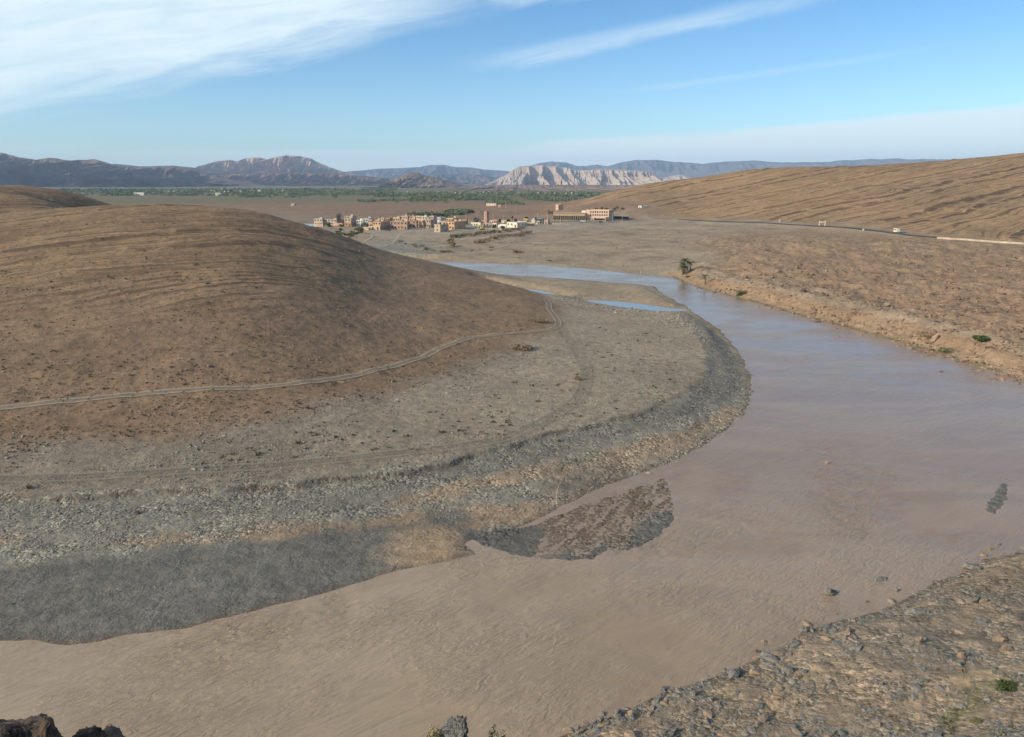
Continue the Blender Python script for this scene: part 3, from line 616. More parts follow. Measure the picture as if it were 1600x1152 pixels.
# ------------------------------------------------------------------ mountains
def mount_mat(name, ca, cb, cband, bandh):
    m, N, b = newmat(name); t = N.node('ShaderNodeTexCoord'); P = t.outputs['Object']
    sx_ = N.node('ShaderNodeSeparateXYZ'); N.l.new(P, sx_.inputs[0])
    n = N.noise(P, 0.004, 8, 0.65); c = N.mix(N.mr(n, 0.35, 0.65), (*ca, 1), (*cb, 1))
    zz = N.m('ADD', N.m('MULTIPLY', sx_.outputs[2], 1/bandh), N.m('MULTIPLY', N.noise(P, 0.0015, 4, 0.5), 4.0))
    st = N.node('ShaderNodeTexNoise'); st.noise_dimensions = '1D'; N.put(st.inputs['W'], zz); st.inputs['Scale'].default_value = 1.3; st.inputs['Detail'].default_value = 3
    c = N.mix(N.mr(st.outputs['Fac'], 0.5, 0.68, 0, 0.75), c, (*cband, 1)); N.put(b.inputs['Base Color'], c)
    b.inputs['Roughness'].default_value = 1.0; b.inputs['Specular IOR Level'].default_value = 0.0
    bp = N.node('ShaderNodeBump'); bp.inputs['Strength'].default_value = 0.8; bp.inputs['Distance'].default_value = 40
    N.l.new(N.noise(P, 0.012, 8, 0.65), bp.inputs['Height']); N.l.new(bp.outputs[0], b.inputs['Normal']); return m
def ridge(sil, Yc, depth, mat, gul, gwid, seed, sinw=0.0, cliff=0.0, back=0.7, n=520, base=-25, amp=1.0, spur=0.5, conv=1.25, foot=0.0):
    P = sil; xs_ = np.array([(a-800)/FPX*Yc/cp for a, b in P]); zs_ = np.array([PY(a, b, Yc)[2] for a, b in P])
    U = np.linspace(xs_[0], xs_[-1], n); Zc = np.interp(U, xs_, zs_)
    Zc = np.maximum(Zc+amp*(Zc+30)*0.022*fbm(U/(gwid*0.6), U*0, 4, seed+5), 0)
    T = np.concatenate([np.linspace(-1, 0, 72), np.linspace(0, 1, 24)[1:]]); UU, TT = np.meshgrid(U, T, indexing='ij'); ZC = Zc[:, None]*np.ones_like(TT)
    at = np.abs(TT); f = (1-at)**conv
    if cliff: f = np.where(at < 0.12, 1-at*0.35, f*(1-cliff)/(0.88**conv)*0.96 + 0*at); f = np.where((at >= 0.12) & (at < 0.16), 0.958+(f-0.958)*(at-0.12)/0.04, f)
    if foot: f = np.maximum(f, foot*np.clip((1-at)*9, 0, 1))
    wob_ = gwid*0.35*fbm(UU/gwid/2, TT*1.5, 3, seed+9)
    g1 = (1-0.55*sinw)*np.abs(vnoise((UU+wob_)/gwid, TT*0.6+3, seed))*2+0.6*sinw*np.abs(np.sin(math.pi*(UU+2.2*wob_+gwid*0.9*fbm(UU/gwid/1.7, UU*0, 3, seed+12))/gwid/1.35))**0.8; g2 = np.abs(vnoise((UU+wob_)/gwid*2.7, TT*1.4+7, seed+1))*2; g3 = np.abs(vnoise(UU/gwid*6.1, TT*3+7, seed+2))*2
    rid = (1-g1)*0.62+(1-g2)*0.26+(1-g3)*0.12
    env = np.clip(at/0.22, 0, 1)*np.clip((1-at)/0.25, 0, 1)
    Zm = ZC*np.clip(np.minimum(f+gul*env*(rid-0.60)*(0.45+0.55*f), 1-at*0.55), 0, 1.0)+base*(at > 0.985)
    prof = Yc+np.where(TT < 0, TT*depth*(1+spur*(rid-0.5)*np.clip(at*2, 0, 1)), TT*depth*back)
    # columns run straight away from the crest, feet spread by the spurs
    V = np.stack([UU, prof, Zm], -1).reshape(-1, 3); a, b_ = UU.shape; ii = np.arange(a*b_).reshape(a, b_)
    Qf = np.stack([ii[:-1, :-1], ii[1:, :-1], ii[1:, 1:], ii[:-1, 1:]], -1).reshape(-1, 4)
    return tag(mobj('mountain_range', npmesh('mountain_range', V, Qf, mat, False)), kind='structure')
MB1 = mount_mat('brown_mountain', (0.155, 0.115, 0.10), (0.24, 0.18, 0.15), (0.12, 0.09, 0.075), 60)
MB2 = mount_mat('pale_cliff_mountain', (0.36, 0.26, 0.21), (0.50, 0.37, 0.30), (0.26, 0.16, 0.12), 45)
MB3 = mount_mat('dark_mountain', (0.085, 0.08, 0.085), (0.15, 0.13, 0.13), (0.085, 0.075, 0.07), 90)
MB4 = mount_mat('red_brown_mountain', (0.16, 0.10, 0.085), (0.25, 0.165, 0.13), (0.11, 0.07, 0.06), 20)
MB5 = mount_mat('pale_mesa', (0.36, 0.29, 0.235), (0.46, 0.38, 0.32), (0.29, 0.19, 0.15), 30)
ridge([(-420,236),(-200,222),(-60,228),(0,231),(30,236),(55,239),(75,246),(100,250),(115,247),(130,247),(150,251),(185,249),(200,253),(215,258),(250,262),(300,261),(330,266),(355,274),(380,281),(420,289),(470,296),(520,299)], 7200, 1400, MB1, 2.3, 260, 11, 1.0, spur=1.0, conv=0.85)
ridge([(190,262),(215,256),(250,260),(300,259),(340,263),(380,268),(420,278),(460,290)], 9200, 1500, MB3, 0.5, 500, 15)
ridge([(330,268),(345,259),(365,252),(385,250),(400,252),(410,247),(425,245.5),(440,249),(455,245),(470,243),(490,244),(505,248),(515,254),(530,261),(550,268),(580,276),(600,284)], 11500, 1500, MB2, 1.1, 200, 21, 0.8, cliff=0.10, spur=0.7)
ridge([(300,281),(350,274),(400,272),(470,270),(520,271),(560,273),(600,277),(640,281),(680,287),(720,296)], 8800, 1300, MB4, 0.9, 200, 25, cliff=0.2)
ridge([(480,284),(530,272),(560,268),(600,264),(630,263),(650,262),(665,261),(680,258),(700,257.5),(715,261),(740,262),(760,265),(790,267),(830,274),(870,284)], 20000, 3000, MB3, 0.8, 800, 31)
ridge([(620,284),(660,276),(700,272),(740,272),(765,275),(790,281),(830,292)], 13000, 1700, MB3, 0.8, 500, 35)
cone_m = mount_mat('brown_cone', (0.19, 0.135, 0.105), (0.25, 0.18, 0.14), (0.14, 0.10, 0.08), 25); cone_m.node_tree.nodes['Bump'].inputs['Distance'].default_value = 12
ridge([(572,301),(598,295.5),(616,287),(633,276.5),(647,270.5),(662,270.5),(671,274),(690,278),(706,283),(730,290),(756,296),(790,301)], 6000, 900, cone_m, 0.16, 130, 41, back=1.0, conv=0.95, amp=0.4)
ridge([(750,294),(765,287),(780,279),(792,273),(802,265),(812,260),(822,259),(845,258.5),(862,259.5),(880,262),(895,266),(930,264.5),(955,265),(980,266),(1000,268),(1012,276),(1030,283),(1060,290)], 9500, 1050, MB5, 0.55, 170, 51, 0.0, cliff=0.12, back=1.2)
ridge([(722,297),(735,291.5),(760,289.5),(800,289),(860,289),(920,289.5),(980,289.5),(1050,289.5),(1120,290),(1200,291),(1300,294)], 5400, 2100, mount_mat('purple_scarp', (0.19, 0.135, 0.115), (0.30, 0.22, 0.18), (0.12, 0.085, 0.075), 4), 0.7, 70, 55, cliff=0.45, back=1.6, base=-3, amp=0.3)
ridge([(990,290),(1010,283),(1030,276),(1045,273),(1060,276),(1080,281),(1110,287),(1140,292)], 11500, 900, MB5, 0.8, 220, 57)
ridge([(740,280),(790,272),(820,262),(840,255),(860,252.5),(880,254),(895,259),(910,260),(925,257),(940,260),(960,254),(985,250),(1010,250),(1040,253),(1080,256),(1110,253),(1150,251),(1200,254),(1260,253),(1300,250),(1350,248),(1400,249),(1450,249),(1520,253),(1700,256)], 21000, 3800, MB3, 1.3, 600, 61, 0.8, amp=1.6)
# ------------------------------------------------------------------ haze
hb_ = MB(); hb_.box(-16000, -400, -60, 16000, 25500, 760)
hm = bpy.data.materials.new('haze'); hm.use_nodes = True; hm.node_tree.nodes.clear(); N = NT(hm.node_tree)
pv = N.node('ShaderNodeVolumePrincipled'); pv.inputs['Color'].default_value = (0.52, 0.73, 1.0, 1); pv.inputs['Density'].default_value = 4.2e-5; pv.inputs['Anisotropy'].default_value = 0.0
o_ = N.node('ShaderNodeOutputMaterial'); N.l.new(pv.outputs[0], o_.inputs['Volume'])
tag(hb_.build('haze', hm), kind='stuff', label='pale blue haze over the far valley')
# ------------------------------------------------------------------ foliage builders
def leafcloud(rng, clumps, n, size, flat=0.6):
    """quads scattered through clumps [(x,y,z,r)]"""
    C = np.array(clumps); wgt = C[:, 3]**2; k = rng.choice(len(C), n, p=wgt/wgt.sum())
    d = rng.normal(size=(n, 3)); d /= np.linalg.norm(d, axis=1)[:, None]; rad = rng.uniform(0.45, 1.0, n)**0.6
    cen = C[k, :3]+d*(C[k, 3]*rad)[:, None]*np.array([1, 1, flat])
    u = rng.normal(size=(n, 3)); u /= np.linalg.norm(u, axis=1)[:, None]; v = np.cross(u, rng.normal(size=(n, 3))); v /= np.linalg.norm(v, axis=1)[:, None]
    s = (size*rng.uniform(0.6, 1.4, n))[:, None]; 
    V = np.stack([cen-u*s, cen-v*s*0.55, cen+u*s, cen+v*s*0.55], 1).reshape(-1, 3)
    return V, np.arange(4*n).reshape(n, 4)
def bush_mesh(seed, mat, n=260, w_=1.0, h_=0.7, size=0.11, nc=9):
    rng = np.random.default_rng(seed)
    cl = [(rng.uniform(-.6, .6)*w_, rng.uniform(-.6, .6)*w_, h_*rng.uniform(.3, .62), rng.uniform(.25, .45)*w_) for _ in range(nc)]
    V, Fq = leafcloud(rng, cl, n, size, 0.8*h_/w_+0.1); V[:, 2] = np.maximum(V[:, 2], -0.03)
    return npmesh('bush', V, Fq, mat)
def tree_obj(name, loc, h, wd, mat, label, cat, group=None, seed=0, trunk=0.35, n=700, size=0.35):
    rng = np.random.default_rng(seed); t = empty(name, loc, rng.uniform(0, 6), label, cat, group)
    mb = MB(); mb.tube((0, 0, -0.5), (0.1, 0.05, h*trunk), h*0.035, h*0.025, 7); cl = []
    for k in range(7):
        a = k*0.9+rng.uniform(-.3, .3); rr_ = wd*0.5*rng.uniform(.2, .62); z = h*rng.uniform(trunk+.12, .85)
        mb.tube((0.1, 0.05, h*trunk*0.95), (rr_*math.cos(a), rr_*math.sin(a), z), h*0.02, h*0.007, 5)
        cl.append((rr_*math.cos(a), rr_*math.sin(a), z, wd*rng.uniform(.2, .3)))
    cl.append((0, 0, h*0.8, wd*0.3)); mb.build('trunk', BARK, t)
    V, Fq = leafcloud(rng, cl, n, size, 0.85); mobj('crown', npmesh('crown', V, Fq, mat), t); return t
def palm_obj(loc, h, fr, label, group=None, seed=0, nf=26, trunks=1, dens=11):
    rng = np.random.default_rng(seed); t = empty('palm_tree', loc, 0, label, 'palm', group)
    for q_ in range(trunks):
        ox, oy = (0, 0) if trunks == 1 else (rng.uniform(-1, 1)*fr*0.4, rng.uniform(-1, 1)*fr*0.4); hh = h*(1 if q_ == 0 else rng.uniform(.3, .75))
        if hh > 0.8:
            mb = MB(); lx = rng.uniform(-.1, .1)*hh
            for k in range(6): mb.tube((ox+lx*k/6, oy, hh*k/6-(0.4 if k == 0 else 0)), (ox+lx*(k+1)/6, oy, hh*(k+1)/6+.03), 0.24-0.012*k, 0.20-0.012*k, 8)
            mb.build('trunk', BARK, t)
        else: lx = 0
        Vs = []; Fs = []
        for k in range(nf):
            a = k*2.399+rng.uniform(-.2, .2); e0 = rng.uniform(-0.35, 1.25); L_ = fr*rng.uniform(.75, 1.05)
            p = np.array([ox+lx, oy, max(hh, 0.1)]); dirh = np.array([math.cos(a), math.sin(a), 0]); sd2 = np.array([-math.sin(a), math.cos(a), 0]); e = e0; seg = dens
            for j in range(seg):
                st_ = L_/seg; d = dirh*math.cos(e)+np.array([0, 0, math.sin(e)]); p2 = p+d*st_; e -= 1.9/seg*(0.6+0.6*j/seg)
                wl = L_*0.20*math.sin(math.pi*min(0.12+0.9*j/seg, 1))+0.04
                for sgn in (-1, 1):
                    tip = p+d*st_*1.2+sd2*sgn*wl+np.array([0, 0, -0.35*wl]); b = len(Vs); Vs += [p, p+d*st_*0.55, tip, tip-d*0.05]; Fs.append([b, b+1, b+2, b+3])
                b = len(Vs); Vs += [p-sd2*.03, p+sd2*.03, p2+sd2*.02, p2-sd2*.02]; Fs.append([b, b+1, b+2, b+3]); p = p2
        mobj('crown', npmesh('crown', np.array(Vs), np.array(Fs), LEAF_OLIVE if q_ % 2 else LEAF_GREEN), t)
    return t
def V3(p): return Vector((p[0], p[1], p[2]))
# palms and bushes by the water
def at(px, py, dz=0.0): p = hit(px, py); return Vector((p.x, p.y, p.z+dz))
def spotted(px, py, z):       # point on the ground near a given height
    x, y = PZ(px, py, z*S); return Vector((x, y, hgt(x, y)))
palm_obj(at(1071,428), 5.6, 3.4, 'tallest clump of date palms at the river bend', seed=1, nf=30, trunks=3)
palm_obj(at(1079,424), 3.6, 2.6, 'single palm with dark trunk just right of the tallest palm clump', seed=2, nf=22)
palm_obj(at(1102,444), 3.2, 2.0, 'lone slim young palm on the orange bank by the water', seed=3, nf=20)
palm_obj(at(1155,461), 0.3, 3.2, 'low trunkless palm spreading fronds at the water edge', seed=4, nf=40, trunks=2)
def bush_obj(loc, wd, ht, mat, label, group=None, seed=0, n=900, size=0.16, cat='bush', nm='bush'):
    me = bush_mesh(seed, mat, n, wd*0.5, ht, size, 12); o = mobj(nm, me); o.location = loc; o.rotation_euler.z = seed; return tag(o, label, cat, group)
bush_obj(at(1534,533), 4.6, 1.5, LEAF_GREEN, 'bright green rounded bush high on the far river bank', seed=11, n=2200, size=0.16)
bush_obj(at(1479,550), 4.2, 0.8, LEAF_OLIVE, 'flat dark olive bush hanging over the water line', seed=12, n=1500, size=0.15)
bush_obj(at(1074,434), 1.8, 1.0, LEAF_OLIVE, 'small grey green bush at the foot of the palm clump', seed=13)
bush_obj(at(901,594), 1.5, 0.9, LEAF_DRY, 'round orange brown shrub beside the curved wheel tracks', seed=14, n=600, size=.1)
bush_obj(at(872,690), 1.0, 0.5, LEAF_YEL, 'yellow green shrub below the curved wheel tracks', seed=15, n=500, size=.08)
bush_obj(at(45,764), 0.9, 0.55, LEAF_DRY, 'brown shrub standing on the terrace edge at far left', seed=16, n=500, size=.07)
bush_obj(at(1570,1078), 1.5, 0.75, LEAF_GREEN, 'green bush beside the footpath on the near bank', seed=17, n=1600, size=.06)
bush_obj(at(1524,1130), 0.8, 0.45, LEAF_OLIVE, 'small dark weed among stones low on the near bank', seed=18, n=700, size=.05)
bush_obj(at(215,803), 0.9, 0.45, LEAF_DRY, 'brown tuft alone in the pebble belt at left', seed=19, n=400, size=.07)
bush_obj(at(810,545), 7.0, 1.1, LEAF_DRY, 'wide brown thicket at the foot of the left hill', seed=20, n=1800, size=.16)
bush_obj(at(838,503), 6.5, 0.9, LEAF_DRY, 'brown thicket on the hill toe inside the track bend', seed=21, n=1600, size=.16)
bush_obj(at(1445,525), 7, 0.9, LEAF_DRY, 'grey brown dead thicket on the far bank beside the dark notch', seed=22, n=1600, size=.16)
# tamarisks and scrub in front of the village
def proto_bush(mat, seed): return [bush_mesh(seed+i, mat, 420, 0.5, 0.55, 0.055, 10) for i in range(3)]
PBU = {'dry': proto_bush(LEAF_DRY, 40), 'yel': proto_bush(LEAF_YEL, 50), 'olv': proto_bush(LEAF_OLIVE, 60), 'grn': proto_bush(LEAF_GREEN, 70), 'dark': proto_bush(LEAF_DARK, 80)}
LBL = {'dry': 'grey brown leafless tamarisk', 'yel': 'yellowish tamarisk', 'olv': 'olive bush', 'grn': 'green bush', 'dark': 'dark bush'}
rs = random.Random(5)
def scrub(kind, px, py, wpx, hpx, label, group=None, z=1.8):
    p = spotted(px, py, z); d = p.y; o = mobj('bush', rs.choice(PBU[kind])); sw = wpx*d/FPX
    o.location = (p.x, p.y, p.z-0.1); o.scale = (sw, sw*0.8, hpx*d/FPX/0.75); o.rotation_euler.z = rs.uniform(-.4, .4)
    return tag(o, label, 'bush', group)
for px, py, wpx, hpx, k, t in [(626,379,10,5,'dry','first rounded brown tamarisk at the left end of the row above the river'),(633,383,7,4,'dry','small brown tamarisk second from the left end of the row'),
    (634,400,14,5,'dark','dark low bush at the corner of the grey wash'),(707,384,20,14,'yel','large yellow tamarisk at the near end of the hedge'),(693,392,26,6,'dry','wide flat brown tamarisk nearest the river'),
    (810,393,27,6,'dry','isolated wide brown bush on the bare flat by the river'),(785,362,10,9,'dark','dark green round bush in front of the white walls'),(736,389,9,4,'dry','small isolated brown bush above the waterline')]:
    scrub(k, px, py, wpx, hpx, t)
for px, py, wpx, hpx, k in [(645,385,13,6,'dry'),(650,387,9,5,'dry'),(660,386,11,6,'dry'),(667,389,11,7,'olv'),(675,391,12,5,'dry'),(751,387,9,3,'dry'),(768,385,11,3,'dry'),(768,390,10,3,'dry')]:
    scrub(k, px, py, wpx, hpx, 'brown brush in the scattered clump between grey wash and yellow tamarisk' if px < 700 else 'little brown brush on the bare flat before the hedges', 'scattered brush above the river')
for i in range(17):
    px = 702+i*7.2+rs.uniform(-2, 2); scrub(rs.choice(['dry', 'olv', 'dry', 'yel' if i < 4 else 'dry']), px, 378-i*0.72+rs.uniform(-.8, .8)-6*(1 if i > 0 else 0)*0.6, 15, 9-0.12*i, 'brush in the upper long hedge of tamarisk below the village', 'upper tamarisk hedge')
for i in range(14):
    px = 742+i*6.6+rs.uniform(-2, 2); scrub('dry', px, 380.5-i*0.95+rs.uniform(-.5, .5), 14, 8.5, 'grey brown brush in the lower long tamarisk hedge', 'lower tamarisk hedge')
for i in range(46):
    t_ = rs.random(); px = 486+t_*80; py = 357.5+rs.random()*(4+11*min(t_*2.6, 1, (1-t_)*3+0.15)); scrub(rs.choice(['olv', 'olv', 'grn', 'dark']), px, py, 11, 6, 'green grey bush in the thicket below the first village houses', 'thicket below the village', z=2.6)
# ------------------------------------------------------------------ houses
DARKW = paint((0.025, 0.025, 0.03), 0.3, 0.1, 1.0, key='dark_glass'); DOORM = paint((0.10, 0.06, 0.035), 0.7, 0.3, 2.0, key='door')
ROOFM = paint((0.30, 0.25, 0.20), 0.95, 0.25, 0.5, key='roof')
CRM = (0.52, 0.44, 0.33); WHT = (0.66, 0.64, 0.58); ORG = (0.56, 0.36, 0.22); SAL = (0.55, 0.34, 0.25); RED = (0.38, 0.24, 0.17); BRN = (0.37, 0.26, 0.19); GRY = (0.27, 0.25, 0.23); PNK = (0.50, 0.37, 0.28); YEL = (0.52, 0.42, 0.26); MAU = (0.30, 0.23, 0.20)
def house(label, x0, x1, x2, yt, yb, col, Yo=None, z=3.3, beta=None, win=(3, 1), floors=None, band=None, group=None, door=True, cat='house', nm='house', depth=None, swin=(1, 1)):
    if Yo is None: cx_, cy_ = PZ(x1, yb, z*S)
    else: cy_ = Yo*S; cx_ = (x1-800)/FPX*cy_/cp
    g = hgt(cx_, cy_); dist = cy_; bt = math.radians(beta if beta is not None else (28 if x2 > x1 else 6))
    alpha = math.atan2(cx_, cy_)
    W_ = (x1-x0)*dist/FPX/math.cos(bt); Dp = ((x2-x1)*dist/FPX/math.sin(bt)) if x2 > x1 else (depth or 7.0)
    ztop = PY(x1, yt, cy_)[2]; Hh = max(ztop-g, 2.2); nfl = floors or max(1, round(Hh/3.1))
    t = empty(nm, (cx_, cy_, g), -alpha-bt, label, cat, group)
    m = paint(col, 0.9, 0.22, 0.35)
    # local frame: front face on y=0 facing -y, corner at x=0, extends to x=-W_, depth +y
    mb = MB(); mb.box(-W_, 0, -1.2, 0, Dp, Hh-0.9); th = 0.25
    for b_ in ((-W_, 0, Hh-0.9, 0, th, Hh), (-W_, Dp-th, Hh-0.9, 0, Dp, Hh), (-W_, th, Hh-0.9, -W_+th, Dp-th, Hh), (-th, th, Hh-0.9, 0, Dp-th, Hh)): mb.box(*b_)
    mb.build('wall', m, t)
    rf = MB(); rf.box(-W_+th+.004, th+.004, Hh-0.896, -th-.004, Dp-th-.004, Hh-0.8); ro = rf.build('roof', ROOFM, t)
    if W_ > 5 and Hh > 5:
        s_ = MB(); s_.box(-W_*0.45, Dp*0.45, Hh-0.79, -W_*0.45+2.0, Dp*0.45+2.2, Hh+1.1); s_.build('stair_hut', m, ro)
    if band:
        b2 = MB(); b2.box(-W_-.05, -.05, -1.1, .05, Dp+.05, Hh*band[1]); b2.build('lower_storey', paint(band[0], 0.9, 0.2, 0.4), t)
    fh = Hh/nfl; wm_ = None
    def window(xa, ya, za, ww, wh, side):
        fr = MB(); gl = MB()
        if side: fr.box(.06 if band else .01, ya-ww/2-.08, za-.08, (.06 if band else .01)+.07, ya+ww/2+.08, za+wh+.08); gl.box(.08 if band else .02, ya-ww/2, za, .14, ya+ww/2, za+wh)
        else: fr.box(xa-ww/2-.08, -.13, za-.08, xa+ww/2+.08, -.056 if band else -.004, za+wh+.08); gl.box(xa-ww/2, -.16, za, xa+ww/2, -.10, za+wh)
        f_ = fr.build('window', m, t); gl.build('pane', DARKW, f_)
    for fl in range(nfl):
        for k in range(win[0]):
            xa = -W_*(k+0.5)/win[0]+rs.uniform(-.2, .2)
            if door and fl == 0 and k == 0: continue
            if Hh > 2.6: window(xa, 0, fl*fh+fh*0.38, min(1.1, W_/win[0]*0.42), fh*0.36, False)
        if x2 > x1:
            for k in range(swin[0]): window(0, Dp*(k+0.5)/swin[0], fl*fh+fh*0.4, 0.8, fh*0.3, True)
    if door:
        d_ = MB(); xa = -W_*0.5/win[0]; dw = min(1.2, W_*0.3); d_.box(xa-dw/2, -.12, 0, xa+dw/2, -.004, min(2.2, Hh*.75)); d_.build('door', DOORM, t)
    return t
house('unfinished cream two storey house at the left end of the village, one large square window', 491.5,504,508,342,351,CRM, z=4.6, band=((.5,.44,.35),.12))
house('low cream wall house directly below the unfinished one at the left end', 491,505,507,351.5,357.5,(.5,.4,.31), z=2.8, win=(4,1), door=False)
house('cream and grey house with a dark side, second from the left end', 508,526,538.5,343,351.5,(.45,.40,.32), z=4.4, win=(4,1))
house('low salmon annex behind the green bushes at the left end', 521,535,538,349.5,355,SAL, z=3.5)
house('grey topped red brick house with an orange lower storey', 539,549,557,341,356,(.47,.38,.30), z=3.2, band=(RED,.5), win=(2,1))
house('pink house with dark rooftop in the back row at left', 550,561,568,337.5,346,PNK, Yo=590)
house('white two storey house with small windows', 557,567,568,344,353,WHT, z=3.9, win=(3,1), depth=5)
house('tall pale grey house with a wide slate dark side wall', 567.5,576,585,341.5,354,(.47,.47,.42), z=3.6, win=(2,1))
house('low cream yellow shed below the tall grey house', 568.5,579,580,355,361,YEL, z=2.6, depth=5)
house('bright orange upper storey house with a brown side over a grey base', 583,595,609,346.5,360,ORG, z=2.9, band=((.33,.31,.28),.46))
house('cream garage front with dark openings below the orange house', 579.5,594,595,353.5,360.6,CRM, z=2.75, depth=3, win=(2,1))
house('long low grey brown house with a cream roof edge', 609,621,638,348,357.5,(.33,.28,.24), z=3.1, beta=50, swin=(2,1))
house('small cream tower room behind the long low house', 604,608.5,610,340.5,350,CRM, Yo=560, win=(1,1))
house('brown red block behind the long low house', 609,617,622,341,349,RED, Yo=575)
house('pale yellow block in the middle of the back row', 622,632,634,340,349,YEL, Yo=575)
house('long dusty pink row house under the yellow block', 617,643,646,346,353,BRN, Yo=545, win=(5,1))
house('pale house with a small roof box at the back', 633,644,646,337.5,345,PNK, Yo=625)
house('reddish flat roofed house at the very back centre', 644,655,656,337.5,345,RED, Yo=635)
house('pink house in front of the reddish one', 646,655,657,341,350,PNK, Yo=585)
house('peach coloured small house on the back row', 655.5,662,663,337.5,346,(.62,.42,.30), Yo=625)
house('brown workshop with a wide dark open gate', 637,651,653,345,356,(.34,.22,.16), z=3.3, win=(2,1))
house('ochre brown shopfront right of the open workshop', 651,659,661,345,354.5,(.38,.28,.17), z=3.5, win=(2,1))
house('long light pink house behind the parked blue van', 660,673,675,344,352,PNK, Yo=575, win=(5,1))
house('pale grey house with a red roof item in the back row', 662,673,675,338,346,(.50,.46,.40), Yo=615)
house('dusty rose block left of the lamp pole', 676,683,687,337.5,350,(.46,.36,.32), Yo=600)
house('pale blue white house with a dark neighbour wall', 688,693,702,340,350,(.55,.56,.55), Yo=590, beta=35)
house('straw yellow block with a dark green grey side', 702,712,724,341,350,YEL, Yo=585)
house('big orange house with a long brick red side, the largest in the front row', 692,710,728,346.5,359,ORG, z=3.3, win=(4,1), swin=(1,1))
house('windowless tan hut with a dark mauve side, nearest to the river', 679,688,701,351,363,(.42,.34,.25), z=2.9, beta=48, win=(1,1), door=False, swin=(1,1))
house('long cream white single storey building right of the orange house', 736,751,752,348,355.5,(.66,.60,.46), z=3.8, win=(4,1))
house('low reddish roofed shed behind the cream white building', 724,732,734,343,350,RED, Yo=600)
house('dusty pink low house left of the minaret', 752,758.5,761,345,350.5,PNK, Yo=600)
house('brownish walled yard building behind the yellow digger', 755,768,769,348.5,355,(.36,.28,.22), z=3.9, win=(3,1))
house('red pink cottage right of the minaret', 768,778,779,344,350,(.48,.22,.18), Yo=600)
house('tiny white shed between hedge and red cottage', 769,776,777,349,353,WHT, z=4.2, win=(2,1))
house('white block with a step in its roofline behind the dark green bush', 781,791,792,350.5,358,(.70,.66,.56), z=3.6, win=(1,1))
house('small white annex left of the stepped white block', 778,783,784,351.5,355.5,WHT, z=3.9, win=(1,1), door=False)
house('cream courtyard wall house with a mauve side', 792,808,824,347.5,355.5,(.66,.60,.48), z=3.8, beta=42, win=(3,1), swin=(3,1))
house('yellowish rear house above the courtyard wall', 817,824,825,342,349,YEL, Yo=620)
house('grey arcade row beside the filling station', 824,834,835,348,353.5,(.46,.42,.36), z=4.2, win=(4,1))
house('round cornered dusty pink shed at the right end of the village', 850,856,859,344.5,350,(.42,.32,.27), z=4.4, win=(1,1))
house('small pale hut with a mauve side right of the hotel', 988,993,1003,332,337,(.6,.55,.48), Yo=700, beta=55, win=(1,1))
house('ruined peach house high on the shoulder of the right hill', 865,869,877,319.5,325,(.58,.40,.28), Yo=880, beta=50, win=(1,1))
house('long low farmhouse out on the plain above the minaret', 760,775,776,318,321.6,(.62,.48,.38), z=1.2, win=(4,1), group=None)
house('single tan hut on the plain right of the long farmhouse', 779,782,783,320.5,324,(.60,.42,.30), z=1.2, win=(1,1))
house('pink farm building alone on the plain above the left village end', 455,460,463,318.5,321.8,(.6,.42,.32), z=1.2, win=(2,1))
house('wide white shed at the near edge of the oasis on the left', 211,225,226,301,305.5,(.7,.68,.62), z=1.2, win=(5,1), depth=14)
house('flat pale green shed at the near edge of the oasis, right of the white one', 337,345,346,301.5,306,(.5,.52,.42), z=1.2, win=(3,1), depth=12)
for i in range(20):
    px = rs.uniform(512, 735); w_ = rs.uniform(5, 11); house('low tan house filling the back rows of the village', px, px+w_, px+w_+rs.uniform(1, 5), rs.uniform(342, 346), 350, rs.choice([(.46,.36,.26), (.42,.33,.26), (.50,.40,.30), (.40,.32,.27)]), Yo=rs.uniform(560, 625), win=(rs.randint(2, 4), 1), group='low tan back row houses')
for i in range(9):
    px = rs.uniform(765, 850); w_ = rs.uniform(4, 8); house('low cream house among the trees between minaret and arcade', px, px+w_, px+w_+2, rs.uniform(344, 347), 350, rs.choice([(.56,.48,.36), (.48,.40,.31)]), Yo=rs.uniform(600, 650), win=(2, 1), group='low cream houses right of the minaret')
# minaret
mn = PZ(763,355,3.6*S); mx_, my_ = mn[0], 585*S; mx_ = (762-800)/FPX*my_/cp; g = hgt(mx_, my_); tz = PY(762, 331, my_)[2]-g
t = empty('minaret', (mx_, my_, g), -0.75, 'slender red brown square minaret rising above the village', 'minaret')
MM = paint((0.42, 0.26, 0.19), 0.9, 0.15, 0.5); mb = MB(); mb.box(-1.5, -1.5, -1, 1.5, 1.5, tz-0.7); mb.build('shaft', MM, t)
mb = MB(); mb.box(-1.65, -1.65, tz-0.7, 1.65, 1.65, tz-0.3)
for i in (-1.3, -.43, .43, 1.3):
    for s_ in (-1.45, 1.45): mb.box(i-.18, s_-.18, tz-.3, i+.18, s_+.18, tz+.15); 
mb.build('parapet', MM, t)
mb = MB(); mb.box(-.6, -.6, tz-.29, .6, .6, tz+1.1); mb.build('lantern', MM, t)
for z_ in (tz*.35, tz*.6, tz*.8):
    mb = MB(); mb.box(-.25, -1.58, z_, .25, -1.49, z_+.9); mb.build('window', DARKW, t)
